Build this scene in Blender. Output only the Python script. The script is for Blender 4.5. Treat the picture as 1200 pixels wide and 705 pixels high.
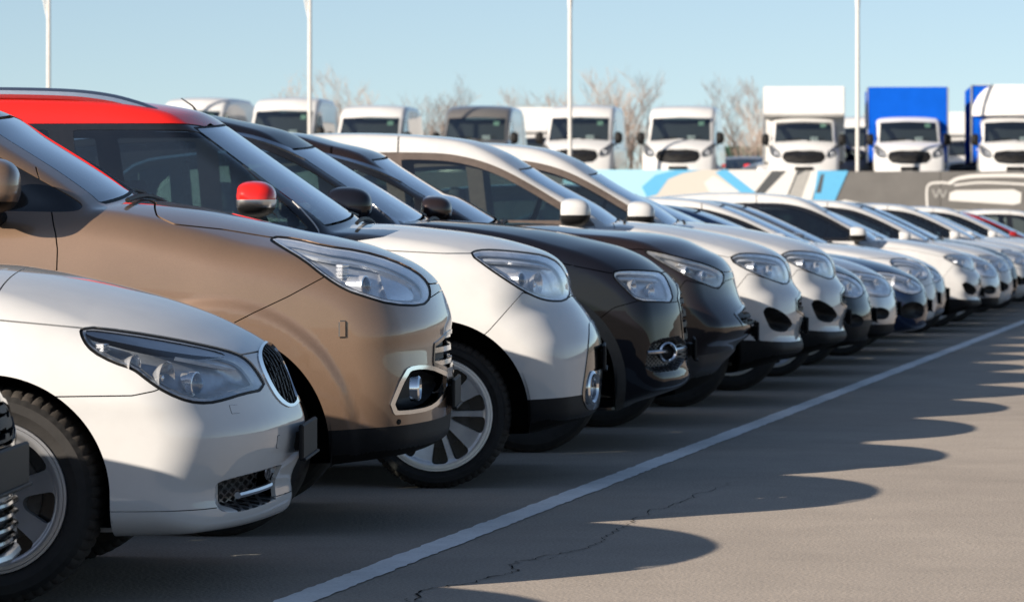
import bpy, math, random
import numpy as np
from mathutils import Vector, Matrix

# ---------------------------------------------------------------- scene, camera, sky, sun
sc = bpy.context.scene
for ob in list(bpy.data.objects):
    bpy.data.objects.remove(ob, do_unlink=True)
C = sc.collection
TH = math.radians(11.655)            # row of cars runs along +Y, the camera looks a little left of it
CAM_H = 1.14
cam_d = bpy.data.cameras.new("camera")
cam = bpy.data.objects.new("camera", cam_d)
C.objects.link(cam)
cam.location = (0, 0, CAM_H)
cam.rotation_euler = (math.radians(90), 0, TH)
cam_d.sensor_width = 36.0
cam_d.lens = 4300.0 / 1200.0 * 36.0
cam_d.shift_y = -(352.5 - 267.0) / 1200.0
cam_d.clip_start = 0.1
cam_d.clip_end = 6000
cam_d.dof.use_dof = True
cam_d.dof.focus_distance = 12.6
cam_d.dof.aperture_fstop = 8.5
sc.camera = cam

SKY_LIFT = 0.05
SUN_EL = math.radians(21.3)
SUN_AZ = math.radians(39.0)          # from the cars' side normal towards their tails
sun_dir = Vector((-math.sin(SUN_AZ) * math.cos(SUN_EL), -math.cos(SUN_AZ) * math.cos(SUN_EL), math.sin(SUN_EL)))
world = bpy.data.worlds.new("World")
sc.world = world
world.use_nodes = True
wn = world.node_tree
for n in list(wn.nodes):
    wn.nodes.remove(n)
wo = wn.nodes.new("ShaderNodeOutputWorld")
wb = wn.nodes.new("ShaderNodeBackground")
sky = wn.nodes.new("ShaderNodeTexSky")
sky.sky_type = 'NISHITA'
sky.sun_disc = False
sky.sun_elevation = SUN_EL
sky.sun_rotation = math.atan2(sun_dir.x, sun_dir.y)
sky.altitude = 100
sky.air_density = 0.82
sky.dust_density = 0.5
sky.ozone_density = 0.6
wb.inputs["Strength"].default_value = 0.070
# the clear winter air keeps its blue down to the horizon: look the sky up a little higher than the view ray
wtc = wn.nodes.new("ShaderNodeTexCoord")
wma = wn.nodes.new("ShaderNodeVectorMath")
wma.operation = 'ADD'
wma.inputs[1].default_value = (0, 0, SKY_LIFT)
wnn = wn.nodes.new("ShaderNodeVectorMath")
wnn.operation = 'NORMALIZE'
wn.links.new(wtc.outputs["Generated"], wma.inputs[0])
wn.links.new(wma.outputs[0], wnn.inputs[0])
wn.links.new(wnn.outputs[0], sky.inputs[0])
wn.links.new(sky.outputs[0], wb.inputs[0])
wn.links.new(wb.outputs[0], wo.inputs[0])
sun_l = bpy.data.lights.new("sun", 'SUN')
sun_l.energy = 5.0
sun_l.angle = math.radians(0.53)
sun_l.color = (1.0, 0.88, 0.74)
sun = bpy.data.objects.new("sun", sun_l)
C.objects.link(sun)
sun.rotation_euler = sun_dir.to_track_quat('Z', 'Y').to_euler()
sc.view_settings.view_transform = 'Standard'
sc.view_settings.look = 'None'
sc.view_settings.exposure = 0.92
sc.view_settings.gamma = 1.0
sc.view_settings.use_curve_mapping = False
sc.cycles.max_bounces = 8
sc.cycles.transparent_max_bounces = 12
sc.cycles.caustics_reflective = False
sc.cycles.caustics_refractive = False

# ---------------------------------------------------------------- materials
MATS = {}

class NT:
    def __init__(s, name):
        s.m = bpy.data.materials.new(name)
        s.m.use_nodes = True
        s.t = s.m.node_tree
        s.t.nodes.clear()
        s.out = s.n("ShaderNodeOutputMaterial")
    def n(s, kind, **kw):
        nd = s.t.nodes.new(kind)
        for k, v in kw.items():
            setattr(nd, k, v)
        return nd
    def l(s, a, b):
        s.t.links.new(a, b)
    def bsdf(s, col, rough=.5, metal=0., coat=0., coatr=.03, spec=.5):
        b = s.n("ShaderNodeBsdfPrincipled")
        b.inputs["Base Color"].default_value = (*col, 1)
        b.inputs["Roughness"].default_value = rough
        b.inputs["Metallic"].default_value = metal
        b.inputs["Coat Weight"].default_value = coat
        b.inputs["Coat Roughness"].default_value = coatr
        b.inputs["Specular IOR Level"].default_value = spec
        return b
    def noise(s, scale, detail=4, rough=.5, coord='Object', vec=None):
        tc = s.n("ShaderNodeTexCoord")
        nz = s.n("ShaderNodeTexNoise")
        nz.inputs["Scale"].default_value = scale
        nz.inputs["Detail"].default_value = detail
        nz.inputs["Roughness"].default_value = rough
        s.l(vec or tc.outputs[coord], nz.inputs["Vector"])
        return nz
    def ramp(s, fac, stops):
        r = s.n("ShaderNodeValToRGB")
        el = r.color_ramp.elements
        while len(el) < len(stops):
            el.new(.5)
        for e, (p, c_) in zip(el, stops):
            e.position = p
            e.color = (*c_, 1) if len(c_) == 3 else c_
        s.l(fac, r.inputs[0])
        return r

def paint(name, col, metal=0., rough=.35, coat=1., flake=0., dirt=.05):
    """Car paint with clear coat; the inside of the shell is dark trim."""
    if name in MATS:
        return MATS[name]
    t = NT(name)
    b = t.bsdf(col, rough, metal, coat, .02, .5 if metal > .2 else .0)
    nz = t.noise(3.5, 6, .6)
    d = tuple(c_ * (1 - dirt * 2.2) for c_ in col)
    r = t.ramp(nz.outputs[0], [(.35, col), (.75, d)])
    if flake:
        tc = t.n("ShaderNodeTexCoord")
        v = t.n("ShaderNodeTexVoronoi")
        v.inputs["Scale"].default_value = 1400
        t.l(tc.outputs["Object"], v.inputs["Vector"])
        mx = t.n("ShaderNodeMixRGB", blend_type='MULTIPLY')
        mx.inputs[0].default_value = flake
        t.l(r.outputs[0], mx.inputs[1])
        rr = t.ramp(v.outputs["Color"], [(0, (.55, .55, .55)), (1, (1.5, 1.5, 1.5))])
        t.l(rr.outputs[0], mx.inputs[2])
        t.l(mx.outputs[0], b.inputs["Base Color"])
    else:
        t.l(r.outputs[0], b.inputs["Base Color"])
    # faint dust film on the clear coat
    nz2 = t.noise(9, 8, .65)
    rr2 = t.ramp(nz2.outputs[0], [(.35, (.02,) * 3), (.8, (.02 + dirt * .45,) * 3)])
    t.l(rr2.outputs[0], b.inputs["Coat Roughness"])
    ins = t.bsdf((.035, .035, .037), .7)
    g = t.n("ShaderNodeNewGeometry")
    mix = t.n("ShaderNodeMixShader")
    t.l(g.outputs["Backfacing"], mix.inputs[0])
    t.l(b.outputs[0], mix.inputs[1])
    t.l(ins.outputs[0], mix.inputs[2])
    t.l(mix.outputs[0], t.out.inputs[0])
    MATS[name] = t.m
    return t.m

def plain(name, col, rough=.5, metal=0., spec=.5, var=.15, nscale=30, bump=0., coat=0.):
    if name in MATS:
        return MATS[name]
    t = NT(name)
    b = t.bsdf(col, rough, metal, coat, .03, spec)
    nz = t.noise(nscale, 6, .6)
    r = t.ramp(nz.outputs[0], [(.3, tuple(c_ * (1 - var) for c_ in col)), (.7, tuple(c_ * (1 + var) for c_ in col))])
    t.l(r.outputs[0], b.inputs["Base Color"])
    if bump:
        bp = t.n("ShaderNodeBump")
        bp.inputs["Strength"].default_value = bump
        bp.inputs["Distance"].default_value = .002
        nz2 = t.noise(nscale * 8, 3, .6)
        t.l(nz2.outputs[0], bp.inputs["Height"])
        t.l(bp.outputs[0], b.inputs["Normal"])
    t.l(b.outputs[0], t.out.inputs[0])
    MATS[name] = t.m
    return t.m

def glass(name, tint, refl=.04, rough=.0, ior=1.5, haze=0., gain=1.25):
    """Thin pane: fresnel reflection over a tinted see-through body."""
    if name in MATS:
        return MATS[name]
    t = NT(name)
    tr = t.n("ShaderNodeBsdfTransparent")
    tr.inputs[0].default_value = (*tint, 1)
    gl = t.n("ShaderNodeBsdfGlossy")
    gl.inputs["Roughness"].default_value = rough
    gl.inputs["Color"].default_value = (.95, .97, 1, 1)
    fr = t.n("ShaderNodeFresnel")
    gb = t.n("ShaderNodeNewGeometry")      # a thin pane reflects alike from both sides
    io = t.n("ShaderNodeMath", operation='MULTIPLY_ADD')
    io.inputs[1].default_value = 1 / ior - ior
    io.inputs[2].default_value = ior
    t.l(gb.outputs["Backfacing"], io.inputs[0])
    t.l(io.outputs[0], fr.inputs["IOR"])
    mix = t.n("ShaderNodeMixShader")
    body = tr
    if haze:
        df = t.n("ShaderNodeBsdfDiffuse")
        df.inputs[0].default_value = (.5, .49, .47, 1)
        nz = t.noise(7, 6, .6)
        r = t.ramp(nz.outputs[0], [(.3, (haze * .5,) * 3), (.75, (haze * 1.5,) * 3)])
        m2 = t.n("ShaderNodeMixShader")
        t.l(r.outputs[0], m2.inputs[0])
        t.l(tr.outputs[0], m2.inputs[1])
        t.l(df.outputs[0], m2.inputs[2])
        body = m2
    ad = t.n("ShaderNodeMath", operation='MULTIPLY_ADD')
    ad.inputs[1].default_value = gain
    ad.inputs[2].default_value = refl
    ad.use_clamp = True
    t.l(fr.outputs[0], ad.inputs[0])
    t.l(ad.outputs[0], mix.inputs[0])
    t.l(body.outputs[0], mix.inputs[1])
    t.l(gl.outputs[0], mix.inputs[2])
    t.l(mix.outputs[0], t.out.inputs[0])
    MATS[name] = t.m
    return t.m

M_BLACK = plain("black_plastic", (.010, .010, .0105), .55, spec=.18, bump=.25)
M_GLOSSBLK = plain("gloss_black", (.010, .010, .011), .12, coat=.6)
M_CLAD = plain("grey_black_cladding", (.013, .013, .014), .6, spec=.22, bump=.4)
M_RUBBER = plain("tyre_rubber", (.020, .019, .0185), .72, spec=.35, var=.3, nscale=14, bump=.3)
M_TREAD = plain("tyre_tread", (.045, .040, .036), .9, spec=.2, var=.35, nscale=25, bump=.5)
M_CHROME = plain("chrome", (.78, .79, .80), .10, 1., var=.03)
M_SATIN = plain("satin_metal", (.55, .56, .58), .28, 1., var=.05)
M_RIM = plain("alloy_silver", (.46, .47, .49), .33, .8, var=.08, nscale=9)
M_MACHINED = plain("machined_alloy", (.80, .79, .77), .3, .55, var=.06)
M_RIMBLK = plain("rim_black", (.012, .012, .013), .25)
M_LINER = plain("wheel_liner", (.010, .010, .010), .9, spec=.1)
M_TRIM = plain("interior_trim", (.07, .07, .072), .75, spec=.3)
M_SEAT = plain("seat_fabric", (.10, .097, .095), .9, spec=.2, var=.2, nscale=120)
M_SEATB = plain("seat_beige", (.20, .165, .125), .85, spec=.2)
M_REFLECT = plain("lamp_reflector", (.80, .81, .83), .22, .75, var=.12, nscale=40)
M_LAMPDARK = plain("lamp_bezel", (.16, .165, .17), .3, .4)
M_GLASS = glass("window_glass", (.62, .70, .69), .03, haze=.005)
M_GLASSDK = glass("privacy_glass", (.30, .33, .33), .03, haze=.004)
M_WIND = glass("windscreen_glass", (.52, .60, .60), .10, haze=.004, gain=1.75)
M_LENS = glass("lamp_lens", (.95, .965, .98), .02, haze=.012, gain=1.1)
M_DRL = plain("daytime_light_guide", (.72, .74, .76), .25, .15, coat=.5)
M_AMBER = plain("amber_lens", (.55, .16, .02), .2)
M_RED = plain("red_lens", (.35, .01, .01), .2, coat=.5)
M_PLATE = plain("plate_white", (.75, .75, .74), .5)

# ---------------------------------------------------------------- geometry helpers
def obj(name, me, mat=None, parent=None, loc=None, rot=None, scale=None):
    o = bpy.data.objects.new(name, me)
    C.objects.link(o)
    if mat is not None and me is not None and not me.materials:
        me.materials.append(mat)
    if parent is not None:
        o.parent = parent
    if loc is not None:
        o.location = loc
    if rot is not None:
        o.rotation_euler = rot
    if scale is not None:
        o.scale = scale
    return o

def tag(o, label=None, cat=None, group=None, kind=None):
    if label: o["label"] = label
    if cat: o["category"] = cat
    if group: o["group"] = group
    if kind: o["kind"] = kind
    return o

def thing(name, label, cat, loc=(0, 0, 0), rz=0., group=None):
    o = bpy.data.objects.new(name, None)
    o.empty_display_size = .2
    C.objects.link(o)
    o.location = loc
    o.rotation_euler = (0, 0, rz)
    return tag(o, label, cat, group)

def mesh_np(name, V, F, N=None, smooth=True):
    """V (n,3); F list/array of faces; optional per-vertex normals."""
    me = bpy.data.meshes.new(name)
    if isinstance(F, np.ndarray):
        nf, k = F.shape
        me.vertices.add(len(V))
        me.vertices.foreach_set("co", np.asarray(V, np.float32).ravel())
        me.loops.add(nf * k)
        me.loops.foreach_set("vertex_index", F.astype(np.int32).ravel())
        me.polygons.add(nf)
        me.polygons.foreach_set("loop_start", np.arange(0, nf * k, k, dtype=np.int32))
        me.polygons.foreach_set("loop_total", np.full(nf, k, np.int32))
        me.update(calc_edges=True)
    else:
        me.from_pydata([tuple(v) for v in V], [], F)
        me.update()
    if smooth and len(me.polygons):
        me.polygons.foreach_set("use_smooth", np.ones(len(me.polygons), bool))
    if N is not None and len(me.polygons):
        me.normals_split_custom_set_from_vertices(np.asarray(N, np.float32).tolist())
    return me

class MB:
    """Collects boxes, tubes and lathes into one mesh."""
    def __init__(s):
        s.v = []; s.f = []; s.sm = []
    def add(s, vs, fs, smooth=False, M=None):
        o = len(s.v)
        for p in vs:
            p = Vector(p)
            if M is not None:
                p = M @ p
            s.v.append(tuple(p))
        for f in fs:
            s.f.append(tuple(i + o for i in f)); s.sm.append(smooth)
        return s
    def box(s, c, d, M=None, bev=0.):
        x, y, z = (q / 2 for q in d)
        cx, cy, cz = c
        if bev <= 0:
            vs = [(cx + a * x, cy + b * y, cz + e * z) for a in (-1, 1) for b in (-1, 1) for e in (-1, 1)]
            fs = [(0, 1, 3, 2), (4, 6, 7, 5), (0, 4, 5, 1), (2, 3, 7, 6), (0, 2, 6, 4), (1, 5, 7, 3)]
            return s.add(vs, fs, False, M)
        b_ = min(bev, x * .9, y * .9, z * .9)
        vs = []; idx = {}
        for a in (-1, 1):
            for b in (-1, 1):
                for e in (-1, 1):
                    for ax in range(3):
                        k = [a * (x - b_), b * (y - b_), e * (z - b_)]
                        k[ax] = (a, b, e)[ax] * (x, y, z)[ax]
                        idx[(a, b, e, ax)] = len(vs)
                        vs.append((cx + k[0], cy + k[1], cz + k[2]))
        fs = []
        for a in (-1, 1):
            fs.append(tuple(idx[(a, b, e, 0)] for b, e in ((-1, -1), (1, -1), (1, 1), (-1, 1))[::a]))
            fs.append(tuple(idx[(b, a, e, 1)] for b, e in ((-1, -1), (1, -1), (1, 1), (-1, 1))[::-a]))
            fs.append(tuple(idx[(b, e, a, 2)] for b, e in ((-1, -1), (1, -1), (1, 1), (-1, 1))[::a]))
        for a in (-1, 1):
            for b in (-1, 1):
                fs.append((idx[(a, b, -1, 0)], idx[(a, b, 1, 0)], idx[(a, b, 1, 1)], idx[(a, b, -1, 1)])[::(a * b)])
                fs.append((idx[(a, -1, b, 0)], idx[(a, 1, b, 0)], idx[(a, 1, b, 2)], idx[(a, -1, b, 2)])[::(-a * b)])
                fs.append((idx[(-1, a, b, 1)], idx[(1, a, b, 1)], idx[(1, a, b, 2)], idx[(-1, a, b, 2)])[::(a * b)])
                for e in (-1, 1):
                    fs.append((idx[(a, b, e, 0)], idx[(a, b, e, 1)], idx[(a, b, e, 2)])[::(a * b * e)])
        return s.add(vs, fs, False, M)
    def tube(s, pts, rad, seg=8, caps=True, M=None):
        pts = [Vector(p) for p in pts]
        if not hasattr(rad, '__len__'):
            rad = [rad] * len(pts)
        vs = []; fs = []
        up = None
        for i, p in enumerate(pts):
            d = (pts[min(i + 1, len(pts) - 1)] - pts[max(i - 1, 0)]).normalized()
            if up is None:
                up = d.orthogonal().normalized()
            up = (up - d * up.dot(d)).normalized()
            w = d.cross(up)
            for k in range(seg):
                a = 2 * math.pi * k / seg
                vs.append(p + (up * math.cos(a) + w * math.sin(a)) * rad[i])
        for i in range(len(pts) - 1):
            for k in range(seg):
                a, b = i * seg + k, i * seg + (k + 1) % seg
                fs.append((a, b, b + seg, a + seg))
        if caps:
            fs.append(tuple(range(seg))[::-1])
            fs.append(tuple((len(pts) - 1) * seg + k for k in range(seg)))
        return s.add(vs, fs, True, M)
    def lathe(s, prof, seg=32, M=None, arc=(0, 2 * math.pi)):
        """prof: (radius, y) about the Y axis."""
        vs = []; fs = []
        full = abs(arc[1] - arc[0] - 2 * math.pi) < 1e-6
        n = seg if full else seg + 1
        for k in range(n):
            a = arc[0] + (arc[1] - arc[0]) * k / seg
            for r, y in prof:
                vs.append((r * math.cos(a), y, r * math.sin(a)))
        m = len(prof)
        for k in range(seg):
            k2 = (k + 1) % n
            for i in range(m - 1):
                fs.append((k * m + i, k * m + i + 1, k2 * m + i + 1, k2 * m + i))
        return s.add(vs, fs, True, M)
    def mesh(s, name, sharp=35):
        me = bpy.data.meshes.new(name)
        me.from_pydata(s.v, [], s.f)
        me.update()
        if any(s.sm):
            me.polygons.foreach_set("use_smooth", np.array(s.sm, bool))
            me.set_sharp_from_angle(angle=math.radians(sharp))
        return me
    def build(s, name, mat, parent=None, **kw):
        return obj(name, s.mesh(name), mat, parent, **kw)

# ---------------------------------------------------------------- numpy surface library
def catmull(pts, n=6, closed=False):
    P = np.asarray(pts, float)
    m = len(P)
    out = []
    rng = range(m) if closed else range(m - 1)
    for i in rng:
        p1, p2 = P[i], P[(i + 1) % m]
        p0 = P[(i - 1) % m] if (closed or i > 0) else 2 * p1 - p2
        p3 = P[(i + 2) % m] if (closed or i < m - 2) else 2 * p2 - p1
        for k in range(n):
            t = k / n
            out.append(.5 * ((2 * p1) + (-p0 + p2) * t + (2 * p0 - 5 * p1 + 4 * p2 - p3) * t ** 2 + (-p0 + 3 * p1 - 3 * p2 + p3) * t ** 3))
    if not closed:
        out.append(P[-1])
    return np.array(out)

def chaikin(pts, it=2):
    P = np.asarray(pts, float)
    for _ in range(it):
        Q = np.roll(P, -1, 0)
        P = np.stack([.75 * P + .25 * Q, .25 * P + .75 * Q], 1).reshape(-1, 2)
    return P

def poly_sdf(P, pts):
    """Signed distance (negative inside) of pts (n,2) to closed polygon P (m,2)."""
    P = np.asarray(P, float)
    A = P; B = np.roll(P, -1, 0)
    out = np.full(len(pts), 1e9)
    ins = np.zeros(len(pts), bool)
    x, y = pts[:, 0], pts[:, 1]
    for (ax, ay), (bx, by) in zip(A, B):
        ex, ey = bx - ax, by - ay
        L = ex * ex + ey * ey + 1e-12
        t = np.clip(((x - ax) * ex + (y - ay) * ey) / L, 0, 1)
        dx, dy = x - ax - t * ex, y - ay - t * ey
        out = np.minimum(out, dx * dx + dy * dy)
        if ay != by:
            cnd = ((ay > y) != (by > y)) & (x < (bx - ax) * (y - ay) / (by - ay) + ax)
            ins ^= cnd
    d = np.sqrt(out)
    return np.where(ins, -d, d)

class Grid2:
    """Polygon distance sampled on a grid, looked up bilinearly."""
    def __init__(s, poly, res=.012, pad=.4):
        P = np.asarray(poly, float)
        s.lo = P.min(0) - pad
        s.res = res
        s.n = np.ceil((P.max(0) + pad - s.lo) / res).astype(int) + 2
        gx, gy = np.meshgrid(np.arange(s.n[0]), np.arange(s.n[1]), indexing='ij')
        pts = np.stack([gx.ravel(), gy.ravel()], 1) * res + s.lo
        g = poly_sdf(P, pts).reshape(s.n)
        for _ in range(4):           # soften so that reflections flow across the surface
            g = np.pad(g, 1, mode='edge')
            g = (g[:-2] + 2 * g[1:-1] + g[2:]) / 4
            g = (g[:, :-2] + 2 * g[:, 1:-1] + g[:, 2:]) / 4
        s.g = g
    def __call__(s, x, z):
        u = np.clip((x - s.lo[0]) / s.res, 0, s.n[0] - 1.001)
        v = np.clip((z - s.lo[1]) / s.res, 0, s.n[1] - 1.001)
        i = u.astype(int); j = v.astype(int)
        u = u - i; v = v - j
        g = s.g
        return (g[i, j] * (1 - u) + g[i + 1, j] * u) * (1 - v) + (g[i, j + 1] * (1 - u) + g[i + 1, j + 1] * u) * v

def smax(a, b, k):
    h = np.maximum(k - np.abs(a - b), 0) / k
    return np.maximum(a, b) + h * h * k * .25

def smin(a, b, k):
    return -smax(-a, -b, k)

def sstep(e0, e1, x):
    t = np.clip((x - e0) / (e1 - e0), 0, 1)
    return t * t * (3 - 2 * t)

def surface_net(F, lo, hi, h, newton=4, half=False):
    """Mesh of F=0. half: only y<=0, the last column of cells is centred on y=0."""
    lo = np.array(lo, float); hi = np.array(hi, float)
    n = np.ceil((hi - lo) / h).astype(int) + 1
    ax = [lo[a] + h * np.arange(n[a]) for a in range(3)]
    if half:
        m = int(math.ceil(-lo[1] / h)) + 1
        ax[1] = h * .5 + h * (np.arange(m) - m + 1)
        n[1] = m
    X, Y, Z = np.meshgrid(*ax, indexing='ij')
    f = F(X.ravel(), Y.ravel(), Z.ravel()).reshape(n).astype(np.float64)
    s = f < 0
    cs = np.zeros(n - 1, int)
    for a in (0, 1):
        for b in (0, 1):
            for e in (0, 1):
                cs += s[a:n[0] - 1 + a, b:n[1] - 1 + b, e:n[2] - 1 + e]
    act = np.argwhere((cs > 0) & (cs < 8))
    vid = np.full(n - 1, -1, int)
    vid[tuple(act.T)] = np.arange(len(act))
    corner = np.array([(a, b, e) for a in (0, 1) for b in (0, 1) for e in (0, 1)])
    vals = np.stack([f[tuple((act + c_).T)] for c_ in corner], 1)
    acc = np.zeros((len(act), 3)); cnt = np.zeros(len(act))
    for i in range(8):
        for j in range(i + 1, 8):
            if np.abs(corner[i] - corner[j]).sum() != 1:
                continue
            a, b = vals[:, i], vals[:, j]
            mk = (a < 0) != (b < 0)
            t = np.where(mk, a / np.where(mk, a - b, 1), 0)
            p = corner[i] + t[:, None] * (corner[j] - corner[i])
            acc += np.where(mk[:, None], p, 0); cnt += mk
    P = (act + acc / cnt[:, None]) * h + np.array([ax[0][0], ax[1][0], ax[2][0]])
    seam = None
    if half:
        seam = act[:, 1] == n[1] - 2
        P[seam, 1] = 0
    quads = []
    for a in range(3):
        b, e = (a + 1) % 3, (a + 2) % 3
        sl0 = [slice(None)] * 3; sl1 = [slice(None)] * 3
        sl0[a] = slice(0, n[a] - 1); sl1[a] = slice(1, n[a])
        ch = s[tuple(sl0)] != s[tuple(sl1)]
        idx = np.argwhere(ch)
        ok = (idx[:, b] > 0) & (idx[:, e] > 0) & (idx[:, b] < n[b] - 1) & (idx[:, e] < n[e] - 1)
        idx = idx[ok]
        def g(db, de):
            q = idx.copy(); q[:, b] += db; q[:, e] += de
            return vid[tuple(q.T)]
        q = np.stack([g(-1, -1), g(0, -1), g(0, 0), g(-1, 0)], 1)
        flip = ~s[tuple(sl0)][tuple(idx.T)]
        q[flip] = q[flip][:, ::-1]
        quads.append(q)
    Q = np.concatenate(quads)
    eps = h * .15
    def grad(P):
        G = np.zeros_like(P)
        for a in range(3):
            d = np.zeros(3); d[a] = eps
            G[:, a] = (F(*(P + d).T) - F(*(P - d).T)) / (2 * eps)
        return G
    for _ in range(newton):
        G = grad(P)
        v = F(*P.T)
        st = G * (v / np.maximum((G * G).sum(1), .05))[:, None]
        ln = np.linalg.norm(st, axis=1)
        st *= np.minimum(1, .4 * h / np.maximum(ln, 1e-9))[:, None]
        P = P - st
        if half:
            P[seam, 1] = 0
    eps = h * .5
    G = grad(P)
    if half:
        G[seam, 1] = 0
    N = G / np.maximum(np.linalg.norm(G, axis=1), 1e-9)[:, None]
    d1 = np.linalg.norm(P[Q[:, 0]] - P[Q[:, 2]], axis=1)
    d2 = np.linalg.norm(P[Q[:, 1]] - P[Q[:, 3]], axis=1)
    a = d1 <= d2
    T = np.concatenate([Q[a][:, [0, 1, 2]], Q[a][:, [0, 2, 3]], Q[~a][:, [0, 1, 3]], Q[~a][:, [1, 2, 3]]])
    return P, N, T

class Shell:
    """A triangle surface that can be cut into named pieces along level sets."""
    def __init__(s, V, N, T):
        s.V, s.N = V, N
        s.g = {'body': T}
    def cut(s, src, new, fld, dom=None, lvl=0.):
        """Move the part of piece src where fld(V)<lvl into piece new."""
        T = s.g[src]
        if len(T) == 0:
            s.g.setdefault(new, T); return
        if dom is not None:
            cen = s.V[T].mean(1); cn = s.N[T].mean(1)
            dm = dom(cen, cn)
        else:
            dm = np.ones(len(T), bool)
        keep = T[~dm]
        T = T[dm]
        used = np.unique(T)
        gv = np.zeros(len(s.V))
        if len(used):
            gv[used] = fld(s.V[used]) - lvl
        gv[np.abs(gv) < 1e-7] = 1e-7
        sg = gv[T] < 0
        c_ = sg.sum(1)
        ins = [T[c_ == 3]]; out = [T[c_ == 0], keep]
        for k in (1, 2):
            m = c_ == k
            t = T[m]; ss = sg[m]
            if not len(t):
                continue
            odd = np.argmax(ss, 1) if k == 1 else np.argmin(ss, 1)
            r = np.arange(len(t))
            a, b, d = t[r, odd], t[r, (odd + 1) % 3], t[r, (odd + 2) % 3]
            ed = np.concatenate([np.sort(np.stack([a, b], 1), 1), np.sort(np.stack([a, d], 1), 1)])
            ue, inv = np.unique(ed, axis=0, return_inverse=True)
            inv = np.asarray(inv).ravel()
            g0, g1 = gv[ue[:, 0]], gv[ue[:, 1]]
            w = (g0 / (g0 - g1))[:, None]
            nv = s.V[ue[:, 0]] * (1 - w) + s.V[ue[:, 1]] * w
            nn = s.N[ue[:, 0]] * (1 - w) + s.N[ue[:, 1]] * w
            nn /= np.maximum(np.linalg.norm(nn, axis=1), 1e-9)[:, None]
            base = len(s.V)
            s.V = np.concatenate([s.V, nv]); s.N = np.concatenate([s.N, nn])
            ab = base + inv[:len(t)]; ad = base + inv[len(t):]
            one = np.stack([a, ab, ad], 1)
            two = np.concatenate([np.stack([ab, b, d], 1), np.stack([ab, d, ad], 1)])
            gv = np.concatenate([gv, np.zeros(len(nv))])
            (ins if k == 1 else out).append(one)
            (out if k == 1 else ins).append(two)
        s.g[src] = np.concatenate(out)
        s.g[new] = np.concatenate([s.g[new]] + ins) if new in s.g else np.concatenate(ins)
    def ring(s, src, new, ringname, fld, dom=None, w=.008):
        """Cut fld<0 as piece new with a band 0..w around it as piece ringname."""
        s.cut(src, '_t', fld, dom, w)
        s.cut('_t', new, fld, None, 0.)
        t = s.g.pop('_t')
        s.g[ringname] = np.concatenate([s.g[ringname], t]) if ringname in s.g else t
    def largest(s, name):
        """Keep only the biggest connected island of a piece."""
        T = s.g[name]
        if len(T) == 0: return
        u, inv = np.unique(T, return_inverse=True)
        I = np.asarray(inv).reshape(T.shape)
        lab = np.arange(len(u))
        while True:
            m = lab[I].min(1)
            new = lab.copy()
            for k in range(3): np.minimum.at(new, I[:, k], m)
            new = new[new]
            if (new == lab).all(): break
            lab = new
        tl = lab[I[:, 0]]
        ids, ct = np.unique(tl, return_counts=True)
        s.g[name] = T[tl == ids[np.argmax(ct)]]
    def arrays(s, name, inset=0., rim=0., disp=None):
        T = s.g[name]
        if len(T) == 0:
            return None
        u, inv = np.unique(T, return_inverse=True)
        T2 = np.asarray(inv).reshape(T.shape)
        V = s.V[u].copy(); N = s.N[u].copy()
        if disp is not None:
            V = V + disp(V, N)
        if inset:
            V -= N * inset
        if rim:
            e = np.concatenate([T2[:, [0, 1]], T2[:, [1, 2]], T2[:, [2, 0]]])
            es = np.sort(e, 1)
            _, ix, ct = np.unique(es, axis=0, return_index=True, return_counts=True)
            be = e[ix[ct == 1]]
            be = be[~((np.abs(s.V[u][be[:, 0], 1]) < 1e-5) & (np.abs(s.V[u][be[:, 1], 1]) < 1e-5))]
            if len(be):
                nb = len(V)
                k = len(be)
                A, B = V[be[:, 0]], V[be[:, 1]]
                nA, nB = N[be[:, 0]], N[be[:, 1]]
                fn = np.cross(B - A, -(nA + nB))
                fn /= np.maximum(np.linalg.norm(fn, axis=1), 1e-9)[:, None]
                V = np.concatenate([V, A, B, A - nA * rim, B - nB * rim])
                N = np.concatenate([N, -fn, -fn, -fn, -fn])
                i = np.arange(k) + nb
                T2 = np.concatenate([T2, np.stack([i + k, i, i + 2 * k], 1), np.stack([i + k, i + 2 * k, i + 3 * k], 1)])
        if disp is not None:
            N = None
        return V, N, T2
    def emit(s, piece, name, mat, parent, side='both', inset=0., rim=0., disp=None, off=None):
        """side: 'both' one mesh over both halves; 'pair' one object on each side."""
        r = s.arrays(piece, inset, rim, disp)
        if r is None:
            return []
        V, N, T = r
        if off is not None:
            V = V + np.array(off)
        mV = V * [1, -1, 1]
        mN = None if N is None else N * [1, -1, 1]
        mT = T[:, ::-1]
        if side == 'both':
            me = mesh_np(name, np.concatenate([V, mV]), np.concatenate([T, mT + len(V)]), None if N is None else np.concatenate([N, mN]))
            return [obj(name, me, mat, parent)]
        if side == 'right':
            return [obj(name, mesh_np(name, V, T, N), mat, parent)]
        return [obj(name, mesh_np(name, V, T, N), mat, parent), obj(name, mesh_np(name, mV, mT, mN), mat, parent)]

# ---------------------------------------------------------------- wheels (shared meshes; axis = Y, outer face towards -Y)
WCACHE = {}

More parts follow.
